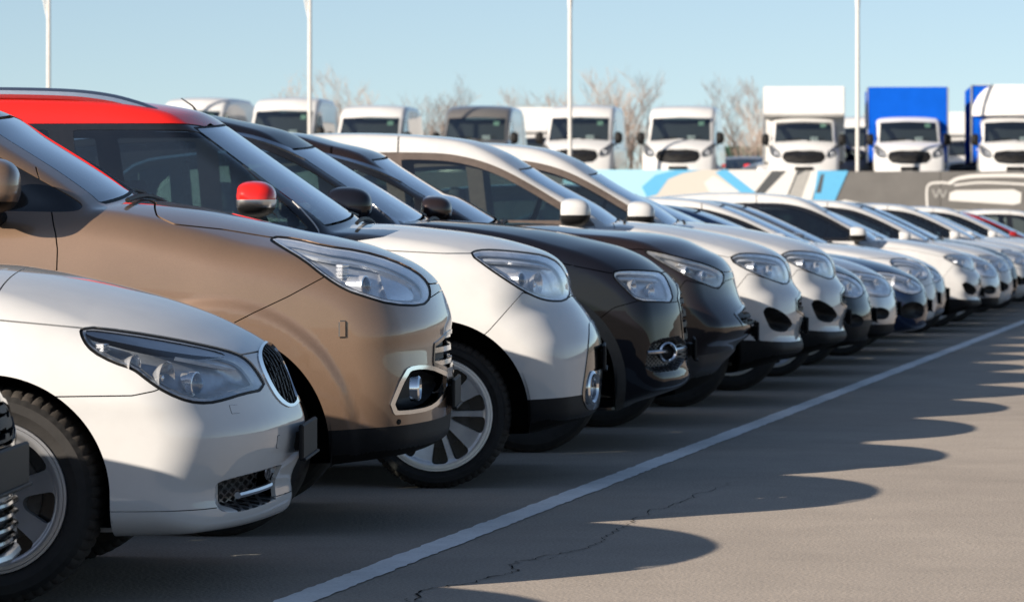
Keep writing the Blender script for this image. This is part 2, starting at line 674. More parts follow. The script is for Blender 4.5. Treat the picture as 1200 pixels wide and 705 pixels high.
def tyre_meshes(R, rr, w, seg, key):
    k = ('tyre', key)
    if k in WCACHE:
        return WCACHE[k]
    h = w / 2
    prof = [(rr - .006, h - .028), (rr + .004, h - .012), (rr + .020, h - .006), (rr + (R - rr) * .35, h + .004), (rr + (R - rr) * .62, h + .003),
            (R - .022, h - .010), (R - .010, h - .022), (R - .003, h - .040), (R, h - .065), (R, 0)]
    full = [(r, -y) for r, y in prof] + [(r, y) for r, y in prof[-2::-1]]
    m = len(full)
    vs = []
    for i in range(seg):
        a = 2 * math.pi * i / seg
        for j, (r, y) in enumerate(full):
            rad = r
            jj = min(j, m - 1 - j)
            if seg > 100:
                if i % 4 == 0 and jj in (6, 7, 8):
                    rad -= .006
                if i % 4 == 0 and jj == 5:
                    rad -= .004
                if jj == 9 and i % 8 < 2:
                    rad -= .003
            vs.append((rad * math.cos(a), y, rad * math.sin(a)))
    side = []; tread = []
    for i in range(seg):
        i2 = (i + 1) % seg
        for j in range(m - 1):
            q = (i * m + j, i2 * m + j, i2 * m + j + 1, i * m + j + 1)[::-1]
            (tread if 5 <= min(j, m - 2 - j) else side).append(q)
    V = np.array(vs)
    def sub(fs, name):
        F = np.array(fs)
        u, inv = np.unique(F, return_inverse=True)
        me = mesh_np(name, V[u], np.asarray(inv).reshape(F.shape))
        me.set_sharp_from_angle(angle=math.radians(28))
        return me
    WCACHE[k] = (sub(side, "tyre"), sub(tread, "tread"))
    WCACHE[k][0].materials.append(M_RUBBER); WCACHE[k][1].materials.append(M_TREAD)
    return WCACHE[k]

def rim_field(design):
    def f(V):
        r = np.hypot(V[:, 0], V[:, 2]); a = np.arctan2(V[:, 2], V[:, 0])
        rr = design['r']
        n = design['n']
        sec = 2 * math.pi / n
        ph = (a - design.get('a0', 0)) / sec
        ki = np.round(ph)
        d = np.abs(r * np.sin((ph - ki) * sec))
        w0, w1 = design['w']
        t = np.clip((r - .06) / (rr - .06), 0, 1)
        ww = w0 + (w1 - w0) * t
        if 'w_alt' in design:
            alt = (np.mod(ki, 2) == 1)
            b0, b1 = design['w_alt']
            ww = np.where(alt, b0 + (b1 - b0) * t, ww)
        return smax(smax(design['r1'] - r, r - design['r2'], .02), ww - d, .022)
    return f

RIMS = {
    'seven': dict(n=7, r=.222, w=(.024, .036), r1=.095, r2=.196, a0=-1.07 + math.pi / 7, mat='M_RIM', dish=.028),
    'duo': dict(n=10, r=.238, w=(.016, .047), w_alt=(.010, .014), r1=.062, r2=.218, a0=math.radians(-35), mat='M_MACHINED', dish=.020),
    'five': dict(n=5, r=.225, w=(.040, .050), r1=.075, r2=.205, a0=.3, mat='M_RIM', dish=.03),
    'ten': dict(n=10, r=.225, w=(.014, .020), r1=.07, r2=.208, a0=.1, mat='M_RIM', dish=.03),
}

def rim_meshes(design, seg):
    k = ('rim', design, seg)
    if k in WCACHE:
        return WCACHE[k]
    D = RIMS[design]
    nr, nt = (26, 224) if seg > 100 else (12, 80)
    rs = np.linspace(.012, D['r'], nr); ts = np.arange(nt) * 2 * math.pi / nt
    Rg, Tg = np.meshgrid(rs, ts, indexing='ij')
    def dish(r):
        t = r / D['r']
        return D['dish'] * np.exp(-(t / .45) ** 2) * .9 + D['dish'] * .55 * (1 - sstep(.55, .95, t)) - .012 * sstep(.86, .93, t)
    Y = dish(Rg)
    dY = (dish(Rg + 1e-3) - dish(Rg - 1e-3)) / 2e-3
    V = np.stack([Rg * np.cos(Tg), Y, Rg * np.sin(Tg)], -1).reshape(-1, 3)
    N = np.stack([dY * np.cos(Tg), -np.ones_like(Y), dY * np.sin(Tg)], -1).reshape(-1, 3)
    N /= np.linalg.norm(N, axis=1)[:, None]
    T = []
    i, j = np.meshgrid(np.arange(nr - 1), np.arange(nt), indexing='ij')
    a = (i * nt + j).ravel(); b = (i * nt + (j + 1) % nt).ravel()
    c_ = a + nt; d = b + nt
    T = np.concatenate([np.stack([a, c_, b], 1), np.stack([b, c_, d], 1)])
    sh = Shell(V, N, T)
    sh.cut('body', 'hole', rim_field(D))
    v, n, t = sh.arrays('body', 0, .034)
    face = mesh_np("rim_face", v, t, n)
    face.materials.append({'M_RIM': M_RIM, 'M_MACHINED': M_MACHINED}[D['mat']])
    m = MB()
    r = D['r']
    m.lathe([(r + .012, -.004), (r + .010, -.012), (r + .002, -.012), (r - .003, -.002), (r - .008, .02), (r - .02, .15)], 64 if seg > 100 else 32)
    lip = m.mesh("rim_lip")
    lip.materials.append(M_MACHINED if design == 'duo' else M_RIM)
    m = MB()
    m.lathe([(.001, .075), (r - .015, .075), (r - .014, .10)], 32)
    back = m.mesh("rim_back"); back.materials.append(M_RIMBLK)
    m = MB()
    m.lathe([(.0, -.004), (.024, -.004), (.029, 0), (.030, .02)], 24, M=Matrix.Translation((0, D['dish'] * .9 + D['dish'] * .5 - .022, 0)))
    for q in range(5):
        a = 2 * math.pi * q / 5 + .3
        m.lathe([(.0, 0), (.008, 0), (.009, .012)], 8, M=Matrix.Translation((.052 * math.cos(a), D['dish'] * 1.3, .052 * math.sin(a))))
    cap = m.mesh("hub_cap"); cap.materials.append(M_SATIN)
    m = MB()
    m.lathe([(.05, .058), (.148, .058), (.148, .07), (.05, .07)], 40)
    disc = m.mesh("brake_disc"); disc.materials.append(plain("disc_steel", (.07, .066, .062), .45, .8, var=.3))
    WCACHE[k] = (face, lip, back, cap, disc)
    return WCACHE[k]

def add_wheel(root, x, z, W, side, R=.335, rimd='five', seg=64, spin=0., width=.225, steer=0.):
    y = W - .05 - width / 2
    t = obj("wheel", None, parent=root, loc=(x, -y * side, z), rot=(0, 0, (0 if side > 0 else math.pi) + steer))
    t.empty_display_size = .1
    rr = RIMS[rimd]['r'] + .010
    ty, tr = tyre_meshes(R, rr, width, 240 if seg > 100 else 64, (round(R, 3), rimd, seg > 100, width))
    a = obj("tyre", ty, parent=t); b = obj("tread", tr, parent=t)
    o0 = -width / 2 + .012
    names = ("rim", "rim_lip", "rim_back", "hub_cap", "brake_disc")
    for nm, me in zip(names, rim_meshes(rimd, seg)):
        obj(nm, me, parent=t, loc=(0, o0 + .006, 0), rot=(0, spin, 0))
    return t

# ---------------------------------------------------------------- small shared shapes
SHARED = {}

def implicit(key, F, lo, hi, h):
    if key not in SHARED:
        SHARED[key] = surface_net(F, lo, hi, h)
    return SHARED[key]

def rbox(x, y, z, a, b, c_, r):
    qx, qy, qz = np.abs(x) - a + r, np.abs(y) - b + r, np.abs(z) - c_ + r
    return np.sqrt(np.maximum(qx, 0) ** 2 + np.maximum(qy, 0) ** 2 + np.maximum(qz, 0) ** 2) + np.minimum(np.maximum(np.maximum(qx, qy), qz), 0) - r

def seat_mesh():
    def F(x, y, z):
        d = rbox(x - .05, y, z - .09, .26, .25, .09, .06)
        xs = x + .22 + .30 * (z - .15)
        back = rbox(xs, y, z - .42, .075, .245 - .06 * np.clip(z - .3, 0, 1), .33, .06)
        head = rbox(x + .44, y, z - .86, .05, .13, .09, .045)
        post = rbox(x + .42, np.abs(y) - .06, z - .75, .01, .01, .08, .008)
        return smin(smin(d, back, .06), np.minimum(head, post), .02)
    return implicit('seat', F, (-.65, -.3, -.05), (.4, .3, 1.0), .03)

def mirror_arrays(sx, sy, sz):
    """Door mirror housing, outer end towards -y, glass plane towards -x."""
    def F(x, y, z):
        xx = np.where(x > 0, x / (sx * .62), x / (sx * .5))
        zz = z / (sz * .5 * (1 - .12 * np.clip(-y / (sy * .5), -1, 1)))
        yy = y / (sy * .5)
        r = (np.abs(xx) ** 2.4 + np.abs(yy) ** 3.2 + np.abs(zz) ** 2.8) ** (1 / 2.6)
        d = (r - 1) * sz * .45
        return smax(d, -(x + sx * .40), .018)
    return surface_net(F, (-sx, -sy, -sz), (sx, sy, sz), .014 if sx > .1 else .02)

# ---------------------------------------------------------------- the car builder
DEF = dict(bow=.22, bowp=3.2, vee=.06, taper=.09, tx=.9, kb=.10, crown=.06, gbow=.16, gcrown=.05, gk=.07, kg=.30, wgi=.07, belt=1.10, h=.024,
           psi=10.0, alpha=.029, flare=.0, archR=.375, wb=2.65, wheelR=.335, rim='five', seg=64, rearbow=.10, tail='hatch', bpx=-2.45,
           clad=None, roofmat=None, pillar=None, sz=None, so=None)

def make_car(sp, name, label, pmat, pos, group="cars parked side by side along the white line", cat="car", dlobk=None, detail=True):
    S = dict(DEF); S.update(sp)
    W, L = S['W'], S['L']
    ca, sa = math.cos(S['alpha']), math.sin(S['alpha'])
    root = thing(name, label, cat, (pos[0], pos[1], 0), math.radians(S['psi']), group)
    belt = S['belt']
    fr = list(S['front']); hd = list(S['hood'])
    cow = hd[-1]
    top = catmull(fr + hd, 5)
    low = [tuple(p) for p in top]
    if S['tail'] == 'sedan':
        low += [(-L + 1.25, belt + .06), (-L + .85, belt + .045), (-L + .2, belt), (-L + .05, belt - .05), (-L + .03, .78), (-L, .55), (-L + .06, .30)]
    else:
        low += [(-L + .9, belt + .02), (-L + .2, belt), (-L + .06, belt - .15), (-L + .02, .75), (-L, .55), (-L + .06, .32)]
    low += [(-L + .5, .24), (-2.2, .22), (fr[0][0] - .35, max(fr[0][1] - .01, .17))]
    up = [tuple(p) for p in catmull(list(S['glass']) + list(S['roof']), 5)]
    rz = S['roof'][-1]
    if S['tail'] == 'sedan':
        up += [(-L + 1.75, rz[1] - .07), (-L + 1.0, belt + .10), (-L + .75, belt - .1)]
    else:
        up += [(-L + .85, rz[1] - .045), (-L + .42, rz[1] - .10), (-L + .12, belt + .06), (-L + .10, belt - .2)]
    up += [(cow[0] - .35, belt - .25), (S['glass'][0][0] - .06, S['glass'][0][1] - .14), (S['glass'][0][0] + .05, S['glass'][0][1] - .06)]
    P1, P2 = Grid2(low), Grid2(up)
    sz = np.array(S['sz'] or [.12, .25, .40, .55, .70, .84, .94, 1.02, 1.12, 1.3]) * (belt / 1.0 if not S['sz'] else 1)
    so = np.array(S['so'] or [-.13, -.07, -.018, .0, .0, -.008, -.028, -.06, -.12, -.22])
    _c = catmull(np.stack([sz, so], 1), 8); sz, so = _c[:, 0], _c[:, 1]
    xw, zw = S['wheel']
    xr = xw - S['wb']
    aR = S['archR']
    def F(x, y, z):
        a = np.abs(y)
        t = a / W
        wf = np.clip((x + 2.0) / 1.4, 0, 1); wr = np.clip((-L + 1.2 - x) / 1.0, 0, 1)
        bow = (S['bow'] * t ** S['bowp'] + S['vee'] * (np.sqrt(a * a + .0016) - .04) * (1 - .5 * t)) * wf - S['rearbow'] * t ** 2.2 * wr
        crown = S['crown'] * t ** 2.2 * np.clip((z - .5) / .3, 0, 1)
        d1 = P1(x + bow, z + crown)
        ws = W + np.interp(z, sz, so)
        ws = ws - S['taper'] * np.clip((x + S['tx']) / S['tx'], 0, 1.3) ** 2 - .07 * np.clip((-L + 1.0 - x) / 1.0, 0, 1.3) ** 2
        if S['flare']:
            for wx in (xw, xr):
                d = np.hypot(x - wx, z - zw)
                ws = ws + S['flare'] * (1 - sstep(aR + S.get('flw', .05), aR + S.get('flw', .05) + .045, d)) * np.clip((z - .2) / .1, 0, 1)
        d2 = (a - ws) * .97
        dB = smax(d1, d2, S['kb'])
        d3 = P2(x + S['gbow'] * t ** 2 * np.clip((x + 3.2) / 1.2, 0, 1) - .1 * t ** 2 * wr, z + S['gcrown'] * t ** 2.5)
        wg = W - S['wgi'] - (z - belt) * S['kg'] - .05 * np.clip((x + 2.2), 0, 1) ** 1.5 - .04 * np.clip((-L + 1.5 - x) / 1.5, 0, 1) ** 2
        dG = smax(d3, (a - wg) * .95, S['gk'])
        return smin(dB, dG, .035)
    V, N, T = surface_net(F, (-L - .08, -W - .1, .05), (.12, .1, max(p[1] for p in S['roof']) + .1), S['h'], half=True)
    sh = Shell(V, N, T)
    qz = lambda V_: np.stack([V_[:, 0] * ca + V_[:, 1] * sa, V_[:, 2]], 1)
    xz = lambda V_: V_[:, [0, 2]]
    def qpoly(p, it=1):
        P = chaikin(p, it) if it else np.array(p)
        return lambda V_: poly_sdf(P, qz(V_))
    def xpoly(p, it=1):
        P = chaikin(p, it) if it else np.array(p)
        return lambda V_: poly_sdf(P, xz(V_))
    vis = lambda c_, n: (n[:, 0] * -sa + n[:, 1] * ca < .12) & (c_[:, 0] > -1.6)
    latr = lambda c_, n: n[:, 1] < -.25
    # wheel arches
    def archf(V_):
        out = np.full(len(V_), 9.)
        for wx in (xw, xr):
            dx, dz = V_[:, 0] - wx, V_[:, 2] - zw
            R_ = aR
            if S.get('archlow') and wx == xw:
                R_ = aR + S['archlow'] * np.clip(-dz / .2, 0, 1) * (dx > 0)
            out = np.minimum(out, np.where(dz > 0, np.hypot(dx * (1 if wx == xr or 'archsx' not in S else S['archsx']), dz), np.abs(dx) * (1 if wx == xr or 'archsx' not in S else S['archsx'])) - R_)
        return out
    sh.cut('body', '_arch', archf, lambda c_, n: c_[:, 1] < -(W - .36))
    sh.g.pop('_arch')
    # glasshouse
    g0, g1 = S['glass'][0], S['glass'][-1]
    zb0, zt0 = g0[1] + .015, g1[1] - .025
    yb, yt = W - S.get('wsin', .19), W - S.get('wsin', .19) - (zt0 - zb0) * S['kg'] * .9
    wp = np.array([(-yb, zb0 - .055), (0, zb0), (yb, zb0 - .055), (yt, zt0 - .03), (0, zt0), (-yt, zt0 - .03)])
    wsf = lambda V_: poly_sdf(wp, np.stack([V_[:, 1], V_[:, 2]], 1))
    sh.ring('body', 'windscreen', 'ws_seal', wsf, lambda c_, n: (n[:, 0] > .22) & (c_[:, 0] < g0[0] + .35) & (c_[:, 0] > g1[0] - .7) & (c_[:, 2] > g0[1] - .1), .009)
    if S['tail'] != 'sedan':
        rp = np.array([(-yb, belt + .10), (yb, belt + .10), (yt, rz[1] - .16), (-yt, rz[1] - .16)])
        sh.ring('body', 'rear_window', 'rear_seal', lambda V_: poly_sdf(rp, V_[:, 1:3]), lambda c_, n: (n[:, 0] < -.4) & (c_[:, 0] < -L + .9), .02)
    else:
        rp = np.array([(-yb, belt + .10), (yb, belt + .10), (yt, rz[1] - .10), (-yt, rz[1] - .10)])
        sh.ring('body', 'rear_window', 'rear_seal', lambda V_: poly_sdf(rp, V_[:, 1:3]), lambda c_, n: (n[:, 0] < -.2) & (c_[:, 0] < -L + 2.0) & (c_[:, 2] > belt + .05), .02)
    dlo = S.get('dlo') or S.get('winpoly')
    dp = chaikin(dlo, 2)
    dlof = lambda V_: poly_sdf(dp, xz(V_))
    domg = lambda c_, n: (n[:, 1] < -.12) & (c_[:, 2] > belt - .12)
    if S.get('pillar'):
        pf = xpoly(S['pillar'], 0)
        sh.cut('body', 'pillar', lambda V_: np.maximum(pf(V_), .004 - dlof(V_)), lambda c_, n: (n[:, 1] < -.1) & (c_[:, 2] > belt - .06) & (c_[:, 0] < g0[0] + .5))
    if S.get('chromewin'):
        sh.ring('body', 'dlo', 'window_trim', dlof, domg, .016)
    else:
        sh.cut('body', 'dlo', dlof, domg)
    xB = S['bpx']; xC = S.get('cpx', xB - .85)
    gi = S.get('glassinset', .035)
    def glf(V_):
        x = V_[:, 0]
        g = np.maximum(dlof(V_) + gi, x - S.get('glassfront', 9))
        for xp, hw in ((xB, .055), (xC, .06), (S.get('apx', 9), .02)):
            g = np.maximum(g, hw - np.abs(x - xp + .12 * (V_[:, 2] - belt)))
        return g
    sh.cut('dlo', 'side_window', glf)
    if S['roofmat'] is not None:
        zr = S['roofz']
        sh.cut('body', 'roof', lambda V_: zr + S.get('roofs', 0) * V_[:, 0] - V_[:, 2], lambda c_, n: (c_[:, 2] > belt + .2) & (c_[:, 0] > -L + .3))
    # front: kidneys, lights, fog lamps, grille
    hor = lambda c_, n: (n[:, 0] > .30) & (c_[:, 0] > -.5)
    if 'kidney' in S:
        sh.ring('body', 'kidney', 'kidney_frame', qpoly(S['kidney'], 2), lambda c_, n: (c_[:, 1] > -.36) & (c_[:, 0] > -.3) & (n[:, 0] > .1), .008)
    if 'light' in S:
        lp = chaikin(S['light'], S.get('lightit', 1))
        lf = lambda V_: poly_sdf(lp, qz(V_))
        vl = lambda c_, n: vis(c_, n) & (c_[:, 1] < -.18)
        sh.ring('body', 'lens', 'lamp_seal', lf, vl, .009)
        if 'brow' in S:
            sh.cut('lens', 'brow', qpoly(S['brow'], 1))
    if 'nosepanel' in S:
        sh.cut('body', 'nosepanel', qpoly(S['nosepanel'], 1), lambda c_, n: (c_[:, 0] > -.35) & (n[:, 0] > .15))
    if 'fog' in S:
        fp = chaikin(S['fog'], S.get('fogit', 2))
        ff = lambda V_: poly_sdf(fp, qz(V_))
        vf = lambda c_, n: vis(c_, n) & (c_[:, 1] < -.25) & (c_[:, 0] > -.6)
        if S.get('fogring'):
            sh.ring('body', 'fog', 'fog_ring', lambda V_: ff(V_) + S['fogring'], vf, S['fogring'])
        else:
            sh.cut('body', 'fog', ff, vf)
        if 'net' in S:
            sh.cut('fog', 'net', qpoly(S['net'], 0))
    if 'grille' in S:
        gp = chaikin([(-.6 if p_[0] == 0 else p_[0], p_[1]) for p_ in S['grille']], 1)
        gf = lambda V_: poly_sdf(gp, np.stack([np.abs(V_[:, 1]), V_[:, 2]], 1))
        src = 'nosepanel' if 'nosepanel' in S else 'body'
        for s_ in {'body', src}:
            sh.ring(s_, 'grille', 'grille_frame', gf, hor, .014)
        z0 = min(p[1] for p in S['grille'])
        pit = S.get('slat', .045)
        sh.cut('grille', 'slat', lambda V_: np.abs(np.mod(V_[:, 2] - z0, pit) - pit / 2) - .010)
    if 'intake' in S:
        ip = chaikin([(-.6 if p_[0] == 0 else p_[0], p_[1]) for p_ in S['intake']], 1)
        sh.cut('body', 'intake', lambda V_: poly_sdf(ip, np.stack([np.abs(V_[:, 1]), V_[:, 2]], 1)), hor)
    # lower plastics, hood, bumper, doors
    if S['clad'] is not None:
        cp = S['clad']
        cx = np.array([p[0] for p in cp]); cz = np.array([p[1] for p in cp])
        def cf(V_):
            q = qz(V_)[:, 0]
            return V_[:, 2] - np.interp(q, cx, cz)
        sh.cut('body', 'lower_trim', cf)
        if 'nosepanel' in S and S.get('nosecut', False):
            sh.cut('nosepanel', 'lower_trim', cf)
    if S.get('lip'):
        def lipf(V_):
            out = np.full(len(V_), 9.)
            for wx in (xw, xr):
                out = np.minimum(out, np.hypot(V_[:, 0] - wx, V_[:, 2] - zw) - aR - S['lip'])
            return out
        sh.cut('body', 'arch_flare', lipf, lambda c_, n: c_[:, 1] < -(W - .36))
    if 'hoodseam' in S:
        xc = S['glass'][0][0] + .02
        sh.ring('body', 'hood', '_gap', qpoly(S['hoodseam'], 0), lambda c_, n: (c_[:, 0] > xc - .1) & (c_[:, 2] > .6) & ((n[:, 2] > .12) | (n[:, 0] > .1)), .005)
    if 'bumperseam' in S:
        sh.ring('body', 'front_bumper', '_gap', qpoly(S['bumperseam'], 0), lambda c_, n: (c_[:, 0] > -1.0), .004)
    if 'lipz' in S:
        sh.ring('front_bumper', 'bumper_lip', '_gap', lambda V_: V_[:, 2] - S['lipz'], None, .003)
    z1 = S.get('sill', .40)
    xd = S.get('doorx', cow[0] - .18)
    doors = S.get('doorpoly') or [(xd, z1), (xd - .01, belt - .1), (xd - .14, belt + .12), (xd - .6, belt + .9), (xB - .01, belt + .9), (xB - .01, z1)]
    domd = lambda c_, n: (n[:, 1] < -.3)
    sh.ring('body', 'door', '_gap', xpoly(doors, 0), domd, .005)
    xe = xr + aR + .1
    rd = [(xB - .022, z1), (xB - .022, belt + .9), (xr - .12, belt + .9), (xr - .12, belt - .1), (xe - .05, zw + .18), (xe, z1)]
    sh.ring('body', 'rear_door', '_gap', xpoly(rd, 0), domd, .005)
    for k in ('body', 'lower_trim'):
        if k in sh.g:
            Tb = sh.g[k]
            m = (sh.N[Tb].mean(1)[:, 2] < -.75) & (sh.V[Tb].mean(1)[:, 2] < .42)
            sh.g[k] = Tb[~m]
            sh.g['underbody'] = np.concatenate([sh.g['underbody'], Tb[m]]) if 'underbody' in sh.g else Tb[m]
    sh.g.pop('_gap', None)
    for k_ in ('ws_seal', 'pillar'):
        if k_ in sh.g: sh.largest(k_)
    # ---- parts
    E = lambda pc, nm, mat, side='both', **kw: sh.emit(pc, nm, mat, root, side, **kw) if pc in sh.g else []
    E('body', 'body', pmat, rim=.014)
    E('hood', 'hood', pmat, rim=.014)
    E('front_bumper', 'front_bumper', S.get('bumpermat') or pmat, rim=.014)
    E('bumper_lip', 'bumper_lip', pmat, rim=.014)
    E('door', 'front_door', pmat, 'pair', rim=.012)
    E('rear_door', 'rear_door', pmat, 'pair', rim=.012)
    E('lower_trim', 'lower_trim', S.get('cladmat') or M_CLAD, rim=.01)
    E('arch_flare', 'arch_flare', S.get('lipmat') or M_CLAD, 'pair', inset=-.008, rim=.03)
    E('underbody', 'underbody', M_LINER)
    E('roof', 'roof', S['roofmat'])
    E('pillar', 'windscreen_pillar', S.get('pillarmat') or M_GLOSSBLK, 'pair')
    E('dlo', 'window_frame', dlobk or M_GLOSSBLK, 'pair', inset=.003, rim=.008)
    E('window_trim', 'window_trim', M_CHROME, 'pair', inset=-.003, rim=.008)
    E('side_window', 'side_window', S.get('glassmat') or M_GLASS, 'pair', inset=.006)
    E('windscreen', 'windscreen', M_WIND, inset=.001)
    E('rear_window', 'rear_window', M_GLASSDK, inset=.001)
    E('ws_seal', 'windscreen_seal', M_BLACK, inset=.002)
    E('rear_seal', 'rear_window_seal', M_BLACK, inset=.002)
    if 'light' in S:
        def lampd(V_, N_):
            g = lf(V_)
            d = S.get('lampdeep', .05) * sstep(0, .035, -g)
            dr = -N_ * .55 + np.array([-.35, .30, 0])
            return dr * d[:, None]
        lens = E('lens', 'headlight', M_LENS, 'pair', inset=.001)
        if S['seg'] > 0 and detail:
            sh.g['_b'] = sh.g['lens']
            sh.cut('_b', '_in', lambda V_: lf(V_) + .016)
            bz_ = sh.arrays('_b', .012, 0)
            sh.g['_c'] = sh.g['_in']
            off_ = np.array(S.get('drl', (.012, -.030)))
            sh.cut('_c', '_low', lambda V_: poly_sdf(lp + off_, qz(V_)))
            sh.largest('_c')
            dr_ = sh.arrays('_c', .018, .012)
            sh.g['_e'] = sh.g['_low']
            cut_ = S.get('cell')
            cl_ = None
            if cut_:
                sh.cut('_e', '_cell', lambda V_: (cut_[1] - cut_[0]) / 2 - np.abs(qz(V_)[:, 0] - (cut_[0] + cut_[1]) / 2) if False else np.abs(qz(V_)[:, 0] + qz(V_)[:, 1] * cut_[2] - cut_[0]) - cut_[1])
                cl_ = sh.arrays('_cell', .030, .02)
            for i, o in enumerate(lens):
                for arr, nm_, mt_ in ((bz_, 'lamp_bezel', S.get('bezelmat') or M_LAMPDARK), (dr_, 'daytime_light', S.get('drlmat') or M_DRL), (cl_, 'reflector_panel', M_REFLECT)):
                    if arr is None or not len(arr[2]): continue
                    v, n, t_ = arr
                    if i: v, n, t_ = v * [1, -1, 1], n * [1, -1, 1], t_[:, ::-1]
                    obj(nm_, mesh_np(nm_, v, t_, n), mt_, o)
            for k_ in ('_b', '_in', '_c', '_low', '_e', '_cell'): sh.g.pop(k_, None)
        E('lamp_seal', 'headlight_seal', M_BLACK, 'pair', inset=.004, rim=.01)
        E('brow', 'headlight_brow', M_SATIN, 'pair', inset=.004)
        LV = sh.V[np.unique(sh.g['lens'])]; LN = sh.N[np.unique(sh.g['lens'])]
        lq = qz(LV)
        for i, o in enumerate(lens):
            r = sh.arrays('lens', 0, 0, lampd)
            v, _, t = r
            if i: v, t = v * [1, -1, 1], t[:, ::-1]
            obj('lamp_housing', mesh_np('lamp_housing', v, t), S.get('housemat') or M_LAMPDARK, o)
            for (kind, q, z, rad, dep) in S.get('lamps', []):
                k = np.argmin((lq[:, 0] - q) ** 2 + (lq[:, 1] - z) ** 2)
                p = LV[k] - LN[k] * dep * .6
                az = S.get('lampaz', -.35)
                fw = Vector((math.cos(az), math.sin(az), -.02)).normalized()
                m = MB()
                Mx = Matrix.Translation(p) @ fw.to_track_quat('Y', 'Z').to_matrix().to_4x4()
                if kind == 'projector':
                    m.lathe([(rad * .55, -.065), (rad * .85, -.055), (rad * .86, -.012), (rad * 1.0, -.010), (rad * 1.0, .010), (rad * .88, .012)], 28, M=Mx)
                    mt = M_REFLECT
                    m2 = MB(); m2.lathe([(rad * .87, .008), (rad * .72, .020), (rad * .4, .030), (.0005, .034)], 28, M=Mx)
                elif kind == 'bowl':
                    m.lathe([(.004, -.035), (rad * .5, -.028), (rad * .85, -.010), (rad, .008), (rad * 1.06, .010)], 28, M=Mx)
                    m.lathe([(.0005, .0), (.010, -.004), (.012, -.03)], 12, M=Mx)
                    mt = M_REFLECT; m2 = None
                elif kind == 'block':
                    for q_ in range(5):
                        m.box((0, -.012, (q_ - 2) * rad * .42), (rad * 1.7, .03, rad * .34), M=Mx, bev=.003)
                    mt = M_REFLECT; m2 = None
                else:
                    m.tube([(-rad, -.01, 0), (-rad * .3, 0, .006), (rad * .4, 0, .004), (rad, -.012, -.004)], .007, 8, M=Mx)
                    mt = M_PLATE; m2 = None
                if i:
                    m.v = [(x, -y, z_) for x, y, z_ in m.v]; m.f = [f[::-1] for f in m.f]
                    if m2: m2.v = [(x, -y, z_) for x, y, z_ in m2.v]; m2.f = [f[::-1] for f in m2.f]
                m.build({'projector': 'projector', 'bowl': 'reflector', 'block': 'reflector_block'}.get(kind, 'light_strip'), mt, o)
                if m2: m2.build('projector_lens', glass('projector_glass', (.75, .8, .85), .1), o)
    if 'kidney' in sh.g:
        E('kidney_frame', 'grille_frame', M_CHROME, 'pair', inset=-.004, rim=.03)
        E('kidney', 'kidney_grille', M_GLOSSBLK, 'pair', inset=.022)
        sh.g['_k'] = sh.g['kidney']
        sh.cut('_k', 'kslat', lambda V_: np.abs(np.mod(V_[:, 1] + V_[:, 2] * .12, .026) - .013) - .005)
        E('kslat', 'grille_slat', M_BLACK, 'pair', inset=.006, rim=.015)
    E('nosepanel', 'nose_panel', M_GLOSSBLK, 'both', inset=-.004, rim=.012)
    def pocket(fn, dep, w):
        def d(V_, N_):
            g = fn(V_)
            return (-N_ * .6 + np.array([-.5, .15, 0])) * (dep * sstep(0, w, -g))[:, None]
        return d
    if 'fog' in sh.g:
        E('fog', 'fog_lamp_recess', S.get('fogmat') or M_BLACK, 'pair', disp=pocket(ff, S.get('fogdep', .07), S.get('fogw', .03)))
        E('fog_ring', 'fog_lamp_surround', M_CHROME, 'pair', inset=-.006, rim=.02)
        if 'net' in sh.g:
            E('net', 'fog_lamp_backing', M_BLACK, 'pair', disp=pocket(ff, S.get('fogdep', .07) + .012, .03))
            sh.g['_n'] = sh.g['net']
            p_ = .021
            def lat(V_):
                q = qz(V_)
                a = np.abs(np.mod(q[:, 0] + q[:, 1] * 1.0, p_) - p_ / 2); b = np.abs(np.mod(q[:, 0] - q[:, 1] * 1.0, p_) - p_ / 2)
                return np.minimum(a, b) - .0028
            if len(sh.g['_n']):
                T_ = sh.g['_n']
                for _ in range(3):   # refine so that the lattice is resolved
                    a, b, c_ = T_[:, 0], T_[:, 1], T_[:, 2]
                    n0 = len(sh.V); k = len(T_)
                    sh.V = np.concatenate([sh.V, (sh.V[a] + sh.V[b]) / 2, (sh.V[b] + sh.V[c_]) / 2, (sh.V[c_] + sh.V[a]) / 2])
                    sh.N = np.concatenate([sh.N, sh.N[a], sh.N[b], sh.N[c_]])
                    i = np.arange(k)
                    ab, bc, cc = n0 + i, n0 + k + i, n0 + 2 * k + i
                    T_ = np.concatenate([np.stack([a, ab, cc], 1), np.stack([ab, b, bc], 1), np.stack([cc, bc, c_], 1), np.stack([ab, bc, cc], 1)])
                sh.g['_n'] = T_
                sh.cut('_n', 'lattice', lat)
                E('lattice', 'mesh_insert', plain('mesh_insert', (.09, .09, .092), .4), 'pair', disp=pocket(ff, S.get('fogdep', .07) - .004, .03))
    if 'bar' in S:
        for sd in (1, -1):
            pts = []
            for q, z in catmull(S['bar'], 4):
                k = np.argmin((qz(sh.V)[:, 0] - q) ** 2 + (sh.V[:, 2] - z) ** 2 + (sh.V[:, 1] > -.3) * 1. + (sh.N[:, 0] < .1) * 1.)
                p = sh.V[k]
                pts.append((p[0] - .004, p[1] * sd, z))
            MB().tube(pts, .011, 8).build('fog_lamp_bar', M_SATIN, root)
